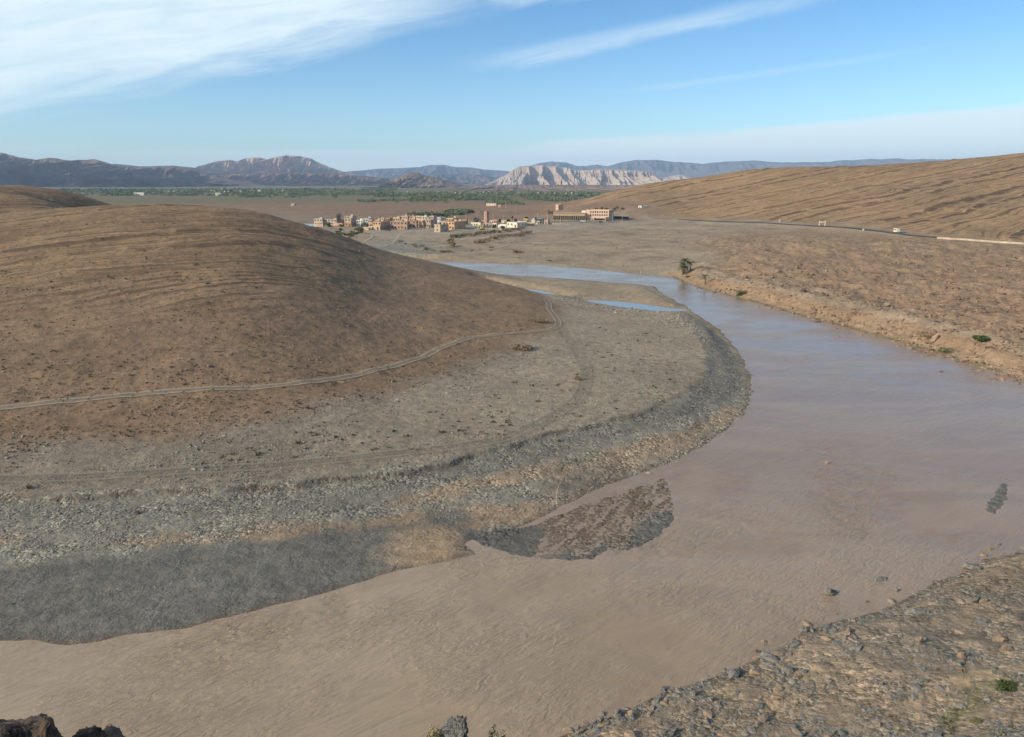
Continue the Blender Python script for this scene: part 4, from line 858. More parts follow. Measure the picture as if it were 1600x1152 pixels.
# hotel with its arcade and terrace
hx = 950; hy_ = 640*S
def localframe(px, Yv, beta, dz=0.0):
    x = (px-800)/FPX*Yv/cp; return Vector((x, Yv, hgt(x, Yv)+dz)), -math.atan2(x, Yv)-math.radians(beta)
p, rz = localframe(944.5, hy_, 22); t = empty('hotel', p, rz, 'three storey salmon pink hotel with rows of arched windows', 'hotel')
PKH = paint((0.57, 0.42, 0.32), 0.85, 0.12, 0.4); Wd = 35.5*hy_/FPX/math.cos(math.radians(22)); Dh = 7.5*hy_/FPX/math.sin(math.radians(22)); Hh = PY(944, 328.5, hy_)[2]-p.z
mb = MB(); mb.box(-Wd, 0, -2, 0, Dh, Hh-.6)
for b_ in ((-Wd, 0, Hh-.6, 0, .3, Hh), (-Wd, Dh-.3, Hh-.6, 0, Dh, Hh), (-Wd, .3, Hh-.6, -Wd+.3, Dh-.3, Hh), (-.3, .3, Hh-.6, 0, Dh-.3, Hh)): mb.box(*b_)
mb.build('wall', PKH, t); mb = MB(); mb.box(-Wd+.31, .31, Hh-.59, -.31, Dh-.31, Hh-.5); mb.build('roof', ROOFM, t)
zb0 = PY(944, 343.5, hy_)[2]-p.z
def arch_prof(w2, h): return [(-w2, 0), (w2, 0), (w2, h-w2)]+[(w2*math.cos(a), h-w2+w2*math.sin(a)) for a in (0.5, 1.05, 1.57, 2.09, 2.64)]+[(-w2, h-w2)]
for z_ in (0.40, 0.70):
    for k in range(8):
        xa = -Wd*0.03-Wd*0.80*(k+.5)/8; mb = MB(); mb.prism([(a+xa, b+Hh*z_) for a, b in arch_prof(.62, 1.9)], -.08, -.004); f_ = mb.build('window', DARKW, t)
        mb = MB(); mb.box(xa-.75, -.16, Hh*z_-.16, xa+.75, -.005, Hh*z_-.01); mb.build('sill', PKH, f_)
    for k in range(3): mb = MB(); mb.box(.004, Dh*(k+.5)/3-.5, Hh*z_, .08, Dh*(k+.5)/3+.5, Hh*z_+1.7); mb.build('window', DARKW, t)
mb = MB(); mb.box(-Wd-4, -.5, -2, -Wd-.01, 8, Hh*0.88); mb.build('white_wing', paint((.72,.66,.58), .85, .1, .4), t)
for z_ in (.3, .62): mb = MB(); mb.box(-Wd-3.6, -.6, Hh*z_, -Wd-.6, -.505, Hh*z_+.9); mb.build('window', DARKW, t)
mb = MB(); mb.box(-Wd*.47, -9, -2, .5, -.01, Hh*.32); mb.build('terrace', PKH, t)
for k in range(7): mb = MB(); mb.prism([(a-Wd*.47*(k+.5)/7, b+.1) for a, b in arch_prof(.8, Hh*.22)], -9.08, -9.004); mb.build('arch', DARKW, t)
p2, rz2 = localframe(974, 655*S, 4); t = empty('pergola', p2, rz2, 'long dark shaded pergola running right from the hotel', 'pergola')
Lp = 32*655*S/FPX; mb = MB(); mb.box(-Lp, 0, 2.9, 0, 6, 3.15); mb.build('roof', paint((.42,.40,.37), .8, .1, .5), t)
mb = MB(); mb.box(-Lp, 5.8, -1, 0, 6, 2.89); mb.build('back_wall', paint((.09,.085,.08), .9, .2, .5), t)
for k in range(12): mb = MB(); mb.box(-Lp*k/11.2-.2, .1, -1, -Lp*k/11.2, .3, 2.89); mb.build('post', paint((.3,.27,.24), .8, .1, .5), t)
p2, rz2 = localframe(909, 645*S, 3); t = empty('arcade', p2, rz2, 'long single storey tan arcade of dark arches left of the hotel', 'arcade')
La = 49*645*S/FPX; Ha = PY(905, 333.3, 645*S)[2]-p2.z; TANM = paint((.46,.34,.23), .9, .15, .4); mb = MB(); mb.box(-La, 0, -2, 0, 8, Ha); mb.build('wall', TANM, t)
mb = MB(); mb.box(-La-.4, -.5, Ha, .4, 8.3, Ha+.35); mb.build('roof', TANM, t)
for k in range(17): mb = MB(); mb.prism([(a-La*(k+.5)/17, b) for a, b in arch_prof(.62, Ha*.62)], -.08, -.004); mb.build('arch', DARKW, t)
# filling station canopy
p2, rz2 = localframe(846, 600*S, 10); t = empty('filling_station', p2, rz2, 'filling station with dark green canopy and white triangular fascia', 'filling station')
mb = MB(); mb.box(-8.5, 0, 3.4, 0, 7, 4.3); mb.build('canopy', paint((.05,.13,.12), .6, .1, .5), t)
for xa in (-7.8, -.7):
    for ya in (.6, 6.2): mb = MB(); mb.box(xa-.15, ya-.15, -1, xa+.15, ya+.15, 3.39); mb.build('post', WHITE, t)
mb = MB(); mb.prism([(-9.5, 3.4), (-7.2, 5.6), (-7.2, 3.4)], -.3, -.05); mb.build('fascia', WHITE, t)
mb = MB(); mb.box(-8, 7.2, -1, 0, 11, 3.2); mb.build('shop', paint((.4,.38,.35), .8, .1, .5), t)
for xa in (-5.6, -2.8): mb = MB(); mb.box(xa-.3, 2.8, -.3, xa+.3, 3.4, 1.6); mb.build('fuel_pump', WHITE, t)
# low white wall along the village road
def wall_line(name, pts, h, th, mat, label, cat='wall', coping=None):
    L = smoothline(pts, 8); z = hgts([p.x for p in L], [p.y for p in L]); V = []; 
    for i, p in enumerate(L):
        d = (L[min(i+1, len(L)-1)]-L[max(i-1, 0)]).normalized(); nn = Vector((d.y, -d.x))*th/2
        for q, zz in ((p-nn, z[i]-1.5), (p+nn, z[i]-1.5), (p+nn, z[i]+h), (p-nn, z[i]+h)): V.append((q.x, q.y, zz))
    Fs = [[i*4+k, i*4+(k+1) % 4, (i+1)*4+(k+1) % 4, (i+1)*4+k] for i in range(len(L)-1) for k in range(4)]+[[0, 1, 2, 3], [len(V)-4, len(V)-1, len(V)-2, len(V)-3]]
    me = bpy.data.meshes.new(name); me.from_pydata(V, [], Fs); me.materials.append(mat)
    bm = bmesh.new(); bm.from_mesh(me); bmesh.ops.recalc_face_normals(bm, faces=bm.faces); bm.to_mesh(me); bm.free()
    return tag(mobj(name, me), label, cat)
wall_line('garden_wall', [PZ(a, b, 4.6*S) for a, b in [(863,349.5),(880,349.3),(905,348.8)]], 1.1, .3, paint((.62,.56,.47), .9, .1, .5), 'low cream wall along the road before the arcade')
off = []
L = smoothline(ROADW, 6)
for i, p in enumerate(L):
    d = (L[min(i+1, len(L)-1)]-L[max(i-1, 0)]).normalized(); nn = Vector((-d.y, d.x)); q = p-nn*4.4 if (p-nn*4.4).length < p.length else p+nn*4.4
    if q.x/q.y*FPX*cp+800 > 1428: off.append((q.x, q.y))
wall_line('roadside_wall', off[::3], 0.95, .4, paint((.44,.355,.26), .9, .25, .3), 'long low cream parapet wall along the road at right', 'parapet')
# gate portal, marker
def two(px, Yv=None): p = hit(px[0], px[1]); return p
g0 = at(1279.5,353); t = empty('gate_frame', g0, -0.35, 'pale concrete gateway of two posts and a crossbeam beside the road', 'gateway'); GM = paint((.55,.46,.34), .9, .15, .6); Wg = 8.5*g0.y/FPX; Hg = 8*g0.y/FPX
for xa in (0, Wg): mb = MB(); mb.prism([(xa-.45, -1), (xa+.45, -1), (xa+.28+(.3 if xa == 0 else 0), Hg), (xa-.28+(.3 if xa == 0 else 0), Hg)], -.3, .3); mb.build('post', GM, t)
mb = MB(); mb.box(.3, -.2, Hg*.62, Wg-.2, .2, Hg*.8); mb.build('crossbeam', GM, t)
g1 = at(1218,347.5); t = MB(); t.prism([(-.5, -.5), (.5, -.5), (.42, 2.0), (0, 2.5), (-.42, 2.0)], -.2, .2); o = t.build('stele', GM); o.location = g1; tag(o, 'small pale marker stone upslope of the road, left of the gateway', 'marker')
g1 = at(1349,360.5); t = MB(); t.prism([(-.5, -.4), (.5, -.4), (.5, .8), (.3, 1.15), (-.3, 1.15), (-.5, .8)], -.25, .25); o = t.build('milestone', WHITE); o.location = g1; tag(o, 'white milestone on the road verge between gateway and van', 'milestone')
# ------------------------------------------------------------------ vehicles
TYRE = paint((.02,.02,.02), .8, .1, 2, key='tyre'); RIM = paint((.4,.4,.4), .4, .1, 2, key='rim')
def vehicle(name, loc, rz, label, cat, prof, wd, glass, wheels, wr, mat, extra=None):
    t = empty(name, loc, rz, label, cat); mb = MB(); mb.prism(prof, -wd/2, wd/2); b = mb.build('body', mat, t)
    bv = b.modifiers.new('bevel', 'BEVEL'); bv.width = .06; bv.segments = 2
    for k, pr in enumerate(glass):
        mb = MB(); mb.prism(pr, -wd/2-.012, wd/2+.012); mb.build('window', DARKW, t)
    for xa in wheels:
        for s_ in (-1, 1):
            mb = MB(); mb.tube((xa, s_*(wd/2-.18), wr), (xa, s_*(wd/2+.04), wr), wr, wr, 16); ty = mb.build('wheel', TYRE, t)
            mb = MB(); mb.tube((xa, s_*(wd/2+.035), wr), (xa, s_*(wd/2+.06), wr), wr*.6, wr*.6, 12); mb.build('rim', RIM, ty)
    if extra: extra(t)
    return t
CARP = [(-2.1, .3), (2.1, .3), (2.15, .75), (1.25, .92), (.6, 1.42), (-1.2, 1.45), (-1.85, .95), (-2.15, .85)]
CARG = [[(.62, .95), (1.1, .95), (.52, 1.34), (.1, 1.36), (.1, .95)], [(-1.6, .95), (0, .95), (0, 1.37), (-1.15, 1.37)]]
def road_dir(p): 
    b = min(range(len(L)), key=lambda i: (L[i]-Vector((p.x, p.y))).length); d = L[min(b+1, len(L)-1)]-L[max(b-1, 0)]; return L[b], math.atan2(d.y, d.x)
p = at(606,362.5) if hit(606,362.5).y > 300 else spotted(606,362.5,2.7); p = spotted(606,362,2.8)
vehicle('parked_car', (p.x, p.y, p.z+.02), -0.35, 'dark red car parked on the open ground before the long low house', 'car', CARP, 1.75, CARG, (-1.35, 1.35), .32, paint((.10,.025,.02), .35, .05, 1))
p = spotted(911,347,4.8); vehicle('parked_car', (p.x, p.y, p.z+.35), math.pi, 'white car on the road in front of the hotel', 'car', [(a*1.15, b*1.1) for a, b in CARP], 1.8, [[(a*1.15, b*1.1) for a, b in g_] for g_ in CARG], (-1.5, 1.5), .34, paint((.75,.75,.75), .35, .03, 1))
p = spotted(939,348.5,4.8); vehicle('parked_car', (p.x, p.y, p.z+.35), 0, 'black low car on the road below the hotel terrace', 'car', CARP, 1.75, CARG, (-1.35, 1.35), .32, paint((.02,.02,.025), .35, .03, 1))
p = spotted(672,355,3.6); vehicle('parked_van', (p.x, p.y, p.z+.02), 0.2, 'pale blue grey van parked in front of the long pink house', 'van', [(-2.6, .4), (2.5, .4), (2.6, 1.1), (2.1, 2.2), (-2.6, 2.3)], 2.0, [[(1.3, 1.3), (2.3, 1.3), (2.05, 2.0), (1.3, 2.0)], [(-2.2, 1.4), (1.0, 1.4), (1.0, 1.95), (-2.2, 1.95)]], (-1.7, 1.7), .38, paint((.50,.55,.62), .4, .05, 1))
p = spotted(664,353.5,3.6); vehicle('parked_car', (p.x, p.y, p.z+.02), 0.1, 'red car squeezed left of the pale blue van', 'car', CARP, 1.75, CARG, (-1.35, 1.35), .32, paint((.5,.04,.04), .35, .03, 1))
c_, an = road_dir(at(1388,366)); rdz = hgt(c_.x, c_.y)+.32
vehicle('cream_van', (c_.x, c_.y, rdz), an+math.pi, 'boxy cream van driving on the road past the gateway', 'van', [(-2.3, .45), (2.2, .45), (2.3, 1.2), (2.1, 2.55), (-2.3, 2.65)], 2.05, [[(1.35, 1.35), (2.32, 1.35), (2.16, 2.15), (1.35, 2.15)], [(-1.9, 1.45), (1.0, 1.45), (1.0, 2.1), (-1.9, 2.1)]], (-1.5, 1.5), .4, paint((.70,.62,.44), .5, .05, 1))
p = at(1404,363.5); pale = paint((.45,.52,.58), .6, .1, 1)
def load(t):
    mb = MB()
    for k in range(4): mb.box(-2.6+1.05*k, -.95, 1.02, -1.65+1.05*k, .95, 2.1)
    mb.build('load', pale, t)
vehicle('flatbed_truck', (p.x, p.y, p.z+.1), an, 'pale blue loaded flatbed truck parked beside the road behind the van', 'truck', [(-2.8, .7), (2.9, .7), (2.9, 2.3), (1.7, 2.3), (1.6, 1.0), (-2.8, 1.0)], 2.1, [[(1.9, 1.5), (2.92, 1.5), (2.92, 2.1), (1.9, 2.1)]], (-1.8, 2.0), .42, pale, load)
p = spotted(754,357,3.8); YM = paint((.65,.48,.03), .5, .1, 1); t = empty('excavator', p, 0.4, 'yellow digger standing by the brown yard wall', 'excavator')
mb = MB(); mb.box(-1.2, -.8, .7, 1.3, .8, 1.6); mb.build('body', YM, t); mb = MB(); mb.box(.1, -.75, 1.605, 1.1, .1, 2.7); mb.build('cab', YM, t); mb = MB(); mb.box(.2, -.77, 1.9, 1.12, .12, 2.5); mb.build('cab_window', DARKW, t)
for s_ in (-.75, .75): mb = MB(); mb.prism([(-1.5, 0), (1.5, 0), (1.7, .35), (1.5, .69), (-1.5, .69), (-1.7, .35)], s_-.22, s_+.22); mb.build('track', TYRE, t)
mb = MB(); mb.tube((-.8, .3, 1.5), (-2.4, .3, 3.4), .2, .16, 6); mb.tube((-2.4, .3, 3.4), (-3.5, .3, 1.6), .16, .12, 6); mb.build('boom', YM, t); mb = MB(); mb.prism([(-3.9, 1.0), (-3.1, .9), (-3.2, 1.7), (-3.6, 1.7)], -.1, .7); mb.build('bucket', YM, t)
# ------------------------------------------------------------------ lamp posts and poles
POLE = paint((.5,.5,.5), .5, .1, 2)
def pole(px, py, hpx, z, label, arm=True, group=None, cat='street lamp', nm='street_lamp'):
    p = spotted(px, py, z); h = hpx*p.y/FPX; t = empty(nm, p, 0, label, cat, group); mb = MB(); mb.tube((0, 0, -.6), (0, 0, h), .13, .08, 8); mb.build('post', POLE, t)
    if arm: mb = MB(); mb.tube((0, 0, h-.1), (1.4, 0, h+.25), .06, .05, 6); mb.build('arm', POLE, t); mb = MB(); mb.box(1.2, -.15, h+.16, 2.0, .15, h+.32); mb.build('lamp_head', POLE, t)
    else: mb = MB(); mb.box(-.7, -.06, h-.5, .7, .06, h-.38); mb.build('crossarm', POLE, t)
pole(957,347,14,4.8,'street lamp right below the pink hotel corner'); pole(972,348,15,4.8,'street lamp at the right end of the pergola'); pole(876,348,14,4.6,'street lamp at the left end of the arcade'); pole(928,347,9,4.8,'short street lamp at the hotel terrace')
for px, py, h, lb in [(686.5,357,19,'dark pole at the corner of the windowless tan hut'),(728,347,14,'thin power pole behind the big orange house'),(745.5,347,14,'thin power pole left of the minaret'),(770.5,347,11,'thin power pole just right of the minaret'),(787,345,8,'short power pole above the white blocks'),(840,350,16,'power pole by the filling station'),(855,350,17,'power pole above the round cornered shed'),(790,326,11,'far power pole on the plain right of the long farmhouse'),(806,333,14,'far power pole on the slope above the village')]:
    pole(px, py, h, 4.0 if py > 340 else 1.6, lb, False, cat='power pole', nm='power_pole')
# ------------------------------------------------------------------ village trees
def vt(px, py, wpx, hpx, mat, label, z=4.0, nm='tree', seed=0, Yo=None, group=None):
    if Yo: y = Yo*S; x = (px-800)/FPX*y/cp; p = Vector((x, y, hgt(x, y))); hpx_m = PY(px, py-hpx, y)[2]-p.z
    else: p = spotted(px, py, z); hpx_m = hpx*p.y/FPX
    tree_obj(nm, p, hpx_m, wpx*p.y/FPX, mat, label, 'tree', group, seed, n=420, size=.3)
vt(541,346,11,13,LEAF_DARK,'large round dark tree behind the red brick house', Yo=575, seed=1)
vt(514,357,8,6,LEAF_GREEN,'green tree in front of the second house from the left', z=3.0, seed=2)
vt(700,345,11,9,LEAF_DARK,'dark spreading tree behind the pale blue house', Yo=640, seed=3)
vt(747,350,13,9,LEAF_DARK,'dark broad tree left of the minaret', Yo=600, seed=4)
vt(782,350,5,8,LEAF_DARK,'dark narrow tree right of the red cottage', Yo=600, seed=5)
vt(794,350,7,7,LEAF_DARK,'dark round tree behind the cream courtyard', Yo=600, seed=6)
vt(805,350,6,8,LEAF_OLIVE,'olive tree behind the cream courtyard', Yo=605, seed=7)
vt(800.5,345,2.5,9,LEAF_DARK,'dark pointed cypress above the cream courtyard', Yo=640, seed=8, nm='cypress')
vt(822,345,6,6,LEAF_DARK,'dark tree above the yellowish rear house', Yo=650, seed=9)
vt(835,345,6,5,LEAF_OLIVE,'olive tree behind the filling station', Yo=640, seed=10)
vt(772,356,9,4,LEAF_GREEN,'low green tree before the tiny white shed', z=3.8, seed=12)
for i, px in enumerate([864, 869, 874, 879, 884, 889, 893, 897, 901, 906, 911, 916, 921, 925]):
    y = 628*S; x = (px-800)/FPX*y/cp; palm_obj((x, y, hgt(x, y)), rs.uniform(1.6, 2.8), 1.9, 'small palm in the row before the arcade and hotel', 'palms before the arcade', seed=100+i, nf=12, dens=5)
for i, (px, py) in enumerate([(925,327),(934,326),(941,327),(952,328),(957,326),(965,328),(860,333),(855,331)]):
    vt(px, py+3, 7, 6, LEAF_OLIVE, 'olive tree in the row uphill behind the hotel' if px > 900 else 'olive tree on the shoulder left of the arcade', Yo=700 if px > 900 else 760, seed=30+i, group='olive trees behind the hotel' if px > 900 else 'olive trees left of the arcade')
# ------------------------------------------------------------------ people
SK = paint((.25,.14,.09), .8, .05, 1, key='skin')
def person(loc, rz, cl, label, stride=.18):
    cm = paint(cl, .9, .1, 2); pm = paint((.03,.03,.04), .9, .1, 2)
    t = empty('person', loc, rz, label, 'person')
    pts = {'pel': (0, 0, .95, .16), 'che': (0, 0, 1.32, .17), 'nek': (0, 0, 1.52, .06), 'hed': (0, -.01, 1.62, .09), 'top': (0, 0, 1.73, .08)}
    for s_, k in ((-1, 'l'), (1, 'r')):
        pts[k+'sh'] = (s_*.19, 0, 1.42, .07); pts[k+'el'] = (s_*.25, .03*s_, 1.13, .045); pts[k+'ha'] = (s_*.26, -.08*s_, .88, .035)
        pts[k+'hi'] = (s_*.09, 0, .90, .10); pts[k+'kn'] = (s_*.10, -s_*stride*.6, .50, .07); pts[k+'an'] = (s_*.10, -s_*stride*.7+.04, .09, .045); pts[k+'to'] = (s_*.11, -s_*stride*.7-.13, .04, .035)
    ed = [('pel','che'),('che','nek'),('nek','hed'),('hed','top')]+[(a+x, a+y) if x else ('che', a+y) for a in 'lr' for x, y in (('','sh'),('sh','el'),('el','ha'),('hi','kn'),('kn','an'),('an','to'))]+[('pel','lhi'),('pel','rhi')]
    ks = list(pts); me = bpy.data.meshes.new('body'); me.from_pydata([pts[k][:3] for k in ks], [(ks.index(a), ks.index(b)) for a, b in ed], []); me.materials.append(SK)
    o = mobj('body', me, t); sk = o.modifiers.new('skin', 'SKIN'); 
    for i, k in enumerate(ks): me.skin_vertices[0].data[i].radius = (pts[k][3],)*2
    me.skin_vertices[0].data[0].use_root = True; ss = o.modifiers.new('sub', 'SUBSURF'); ss.levels = ss.render_levels = 1
    mb = MB(); V = []; F_ = []; n = 12                       # robe
    for j, (z_, rx, ry) in enumerate([(1.50, .10, .09), (1.42, .24, .15), (1.1, .23, .17), (.9, .23, .18), (.45, .25, .21), (.3, .27, .23)]):
        for i in range(n): a = 2*math.pi*i/n; V.append((rx*math.cos(a), ry*math.sin(a), z_))
        if j: F_ += [((j-1)*n+i, (j-1)*n+(i+1) % n, j*n+(i+1) % n, j*n+i) for i in range(n)]
    mb.add(V, F_); mb.build('robe', cm, t, True)
    mb = MB(); mb.tube((0, .01, 1.62), (0, .01, 1.75), .105, .07, 10); mb.build('headscarf', pm, t)
for px, py, cl, lb in [(556.5,372.5,(.03,.03,.035),'person in dark robe crouched lowest on the path below the village'),(572.5,369,(.10,.09,.09),'left person of the pair walking on the path below the village'),(576.7,368.5,(.06,.05,.06),'right person of the pair walking on the path below the village')]:
    person(spotted(px, py, 2.3), .6, cl, lb)
p = spotted(1001.5,427,0.4)
person(p, .6, (.45,.40,.33), 'lone person in pale clothes standing at the water edge on the far bank')
# ------------------------------------------------------------------ oasis and far town
def instances(Vt, Ft, pos, scl, rot, tilt=None):
    n = len(pos); cr, sr = np.cos(rot), np.sin(rot); Vs = Vt[None]*scl[:, None, :]
    x = Vs[..., 0]*cr[:, None]-Vs[..., 1]*sr[:, None]; y = Vs[..., 0]*sr[:, None]+Vs[..., 1]*cr[:, None]
    return np.stack([x+pos[:, 0:1], y+pos[:, 1:2], Vs[..., 2]+pos[:, 2:3]], -1).reshape(-1, 3), (Ft[None]+(np.arange(n)*len(Vt))[:, None, None]).reshape(-1, Ft.shape[1])
def ico(sub):
    bm = bmesh.new(); bmesh.ops.create_icosphere(bm, subdivisions=sub, radius=1.0); V = np.array([v.co[:] for v in bm.verts]); Fq = np.array([[v.index for v in f.verts] for f in bm.faces]); bm.free(); return V, Fq
rng = np.random.default_rng(77)
def merge(parts):
    V = []; F_ = []; o = 0
    for v, f in parts: V.append(v); F_.append(f+o); o += len(v)
    return np.concatenate(V), np.concatenate(F_)
OAS = leaf_mat('oasis_leaf', (0.09, 0.13, 0.075), (0.17, 0.20, 0.11)); OAS.node_tree.nodes['Noise Texture'].inputs['Scale'].default_value = 0.02
parts = []
def strip(n, px0, px1, py0, py1, hmin, hmax, gap=-0.2, seed=0, zz=1.0):
    px = rng.uniform(px0, px1, n); py = rng.uniform(py0, py1, n); P = np.array([PZ(a, b, zz) for a, b in zip(px, py)]); k = fbm(P[:, 0]/90, P[:, 1]/260, 4, seed) > gap+0.13; P = P[k]; px = px[k]
    m_ = len(P); hh = rng.uniform(hmin, hmax, m_)*rng.choice([.45, .6, .8, 1.0], m_); ww = hh*rng.uniform(.7, 1.6, m_); z = terrain(P[:, 0], P[:, 1])
    for t_ in range(3):
        r3 = np.random.default_rng(t_+900); V, Fq = leafcloud(r3, [(r3.uniform(-.5, .5), r3.uniform(-.5, .5), r3.uniform(.3, .8), .42) for _ in range(5)], 34, .26, .9)
        s_ = slice(t_, None, 3); parts.append(instances(V, Fq, np.column_stack([P[s_], z[s_]]), np.column_stack([ww[s_], ww[s_], hh[s_]]), rng.uniform(0, 6, len(P[s_]))))
strip(1500, -150, 620, 296.5, 300.5, 6, 12, -.3, 1); strip(2200, 60, 600, 300, 306.5, 4, 8, -.14, 2); strip(1200, 330, 640, 302, 309, 4, 7, -.02, 3)
strip(1500, 590, 960, 302, 308, 5, 9, -.2, 4); strip(1000, 640, 930, 308, 314, 4, 7, -.06, 5); strip(650, 760, 885, 313, 320, 3, 6, -.08, 6); strip(260, 560, 700, 312, 317, 3, 5, .0, 7); strip(500, 695, 762, 329, 334, 2.5, 4.5, -.15, 8, 2.0); strip(260, 640, 700, 335, 337, 2.5, 4, 0, 9, 2.0)
V, Fq = merge(parts); tag(mobj('oasis_trees', npmesh('oasis_trees', V, Fq, OAS)), 'long band of green oasis trees across the valley floor', None, None, 'stuff')
def hut(px, py, w_, h_, col, label, group, z=1.0):
    x, y = PZ(px, py, z); g = hgt(x, y); o = MB(); ww = w_*y/FPX; hh = h_*y/FPX; o.box(-ww/2, 0, -2, ww/2, ww*.8, hh); o.box(-ww/2, 0, hh, ww/2, .5, hh+.7); o.box(ww*.1, ww*.3, hh, ww*.35, ww*.6, hh+2)
    q = o.build('far_house', paint(col, .9, .1, .1)); q.location = (x, y, g); q.rotation_euler.z = rs.uniform(-.5, .2); tag(q, label, 'house', group)
for i in range(46): hut(rs.uniform(688, 905), rs.uniform(301.5, 305), rs.uniform(1.2, 3.4), rs.uniform(1.0, 2.2), rs.choice([(.62,.52,.42), (.55,.42,.33), (.66,.60,.52)]), 'tiny pale house in the far town strip below the mesa', 'houses of the far town')
for i in range(30): hut(rs.uniform(225, 470), rs.uniform(297.5, 301), rs.uniform(1.0, 2.6), rs.uniform(1.0, 1.9), rs.choice([(.7,.68,.62), (.62,.55,.46)]), 'tiny white house among the oasis trees under the left mountains', 'houses in the left oasis')
for i in range(14): hut(rs.uniform(590, 690), rs.uniform(301, 304), rs.uniform(1.2, 2.6), rs.uniform(.8, 1.6), (.6,.54,.48), 'tiny house at the foot of the conical hill', 'houses under the conical hill')
# ------------------------------------------------------------------ stones
def rock_tpl(seed, sub, flat, cuts=9):
    r = np.random.default_rng(seed); V, Fq = ico(sub); V = V*np.array([1, r.uniform(.65, .95), 1])
    for k in range(cuts):
        n = r.normal(size=3); n /= np.linalg.norm(n); d = r.uniform(.42, .8); s_ = V@n; V = np.where((s_ > d)[:, None], V-n*(s_-d)[:, None], V)
    V[:, 2] *= flat; V *= (1+0.05*r.normal(size=(len(V), 1))); return V, Fq
def stones(name, P, size, mat, sub, seed, label, flat=.55, aniso=1.3, lift=0.1):
    r = np.random.default_rng(seed); n = len(P); z = terrain(P[:, 0], P[:, 1]); parts_ = []; tones = []
    for t_ in range(6):
        V, Fq = rock_tpl(seed*10+t_, sub, r.uniform(.6, 1.2)*flat); s_ = slice(t_, None, 6); m_ = len(P[s_]); sz = size[s_]
        parts_.append(instances(V, Fq, np.column_stack([P[s_], z[s_]+sz*lift*flat]), np.column_stack([sz*r.uniform(.8, aniso, m_), sz*r.uniform(.6, 1, m_), sz*r.uniform(.7, 1.1, m_)]), r.uniform(0, 6.3, m_))); tones.append(np.repeat(r.uniform(.72, 1.22, m_), len(V)))
    V, Fq = merge(parts_); return tag(mobj(name, npmesh(name, V, Fq, mat, False, {'tone': ('FLOAT', np.concatenate(tones))})), label, None, None, 'stuff')
def scatter(pts, n, z=0.8, keep=None, seed=0):
    """random points inside a traced outline, evenly in the picture's foreground sense"""
    r = np.random.default_rng(seed); Pp = np.array(pts, float); lo = Pp.min(0); hi = Pp.max(0); q = r.uniform(lo, hi, (n*3, 2)); s_ = sdpoly([tuple(p) for p in pts], q[:, 0], q[:, 1]) > 0; q = q[s_][:n]
    W_ = np.array([PZ(a, b, z*S) for a, b in q])
    if keep is not None: W_ = W_[keep(W_)]
    return W_
def clumpy(sc_, th, seed): return lambda W_: fbm(W_[:, 0]/sc_, W_[:, 1]/sc_, 3, seed) > th
BELT = [(0,782),(150,781),(300,774),(450,764),(600,748),(700,728),(800,699),(880,681),(1000,652),(1080,614),(1112,577),(1115,535),(1150,560),(1172,605),(1150,645),(1080,700),(1000,735),(930,762),(840,790),(740,800),(560,820),(450,830),(300,850),(0,870)]
P = scatter(BELT, 15000, .9, clumpy(7, -.1, 401), 1); stones('pebbles', P, rng.gamma(2.3, .038, len(P))+.045, PEB_MAT, 1, 31, 'belt of loose grey and pale pebbles below the gravel terrace edge')
P = scatter([(1000,740),(1080,700),(1150,645),(1178,600),(1185,620),(1165,670),(1100,712),(1030,745)], 700, 0, None, 12); stones('pebbles', P, rng.gamma(2, .07, len(P))+.08, PEB_MAT, 1, 32, 'stones along the wet margin of the gravel bar', lift=.2)
P = scatter([(0,690),(430,650),(700,590),(860,520),(900,478),(1040,500),(1105,550),(1070,612),(880,672),(700,718),(450,752),(0,770)], 9000, 1.8, clumpy(16, .0, 403), 2); stones('pebbles', P, rng.gamma(2, .05, len(P))+.06, PEB_MAT, 1, 33, 'scattered stones on top of the gravel terrace')
P = scatter([(0,895),(250,872),(560,835),(700,810),(640,860),(560,905),(400,950),(290,978),(0,998)], 2200, .4, None, 3); stones('pebbles', P, rng.gamma(2, .02, len(P))+.03, ROCK_GREY, 1, 34, 'fine stones over the dark wet gravel flat')
P = scatter([(800,444),(860,458),(930,466),(1040,482),(1085,500),(1105,540),(1000,500),(900,480),(870,465),(820,456)], 2600, 1.0, clumpy(14, -.2, 404), 4); stones('pebbles', P, rng.gamma(2, .09, len(P))+.12, PEB_MAT, 1, 35, 'pale stones around the two shallow pools')
P = scatter([(1110,450),(1200,474),(1310,503),(1500,556),(1600,590),(1600,470),(1600,390),(1430,380),(1250,400),(1120,420)], 7000, 3.6, clumpy(11, .03, 405), 5); stones('rubble', P, rng.gamma(2, .17, len(P))+.15, BROWN_ROCK, 1, 36, 'orange brown rubble over the slope right of the river', .6)
P = scatter([(1080,448),(1200,477),(1310,507),(1500,562),(1600,596),(1600,570),(1500,538),(1310,488),(1200,462),(1085,436)], 1600, 1.2, clumpy(9, -.1, 406), 6); stones('rubble', P, rng.gamma(2, .14, len(P))+.12, ROCK_TAN, 1, 37, 'pale rubble along the far water line', .6)
P = scatter([(0,345),(300,330),(420,345),(560,390),(830,470),(850,500),(700,540),(450,595),(0,635)], 5500, 8, clumpy(20, -.05, 407), 7)
stones('rubble', P, rng.gamma(2, .07, len(P))+.08, BROWN_ROCK, 1, 38, 'small brown stones strewn over the left hill', .6)
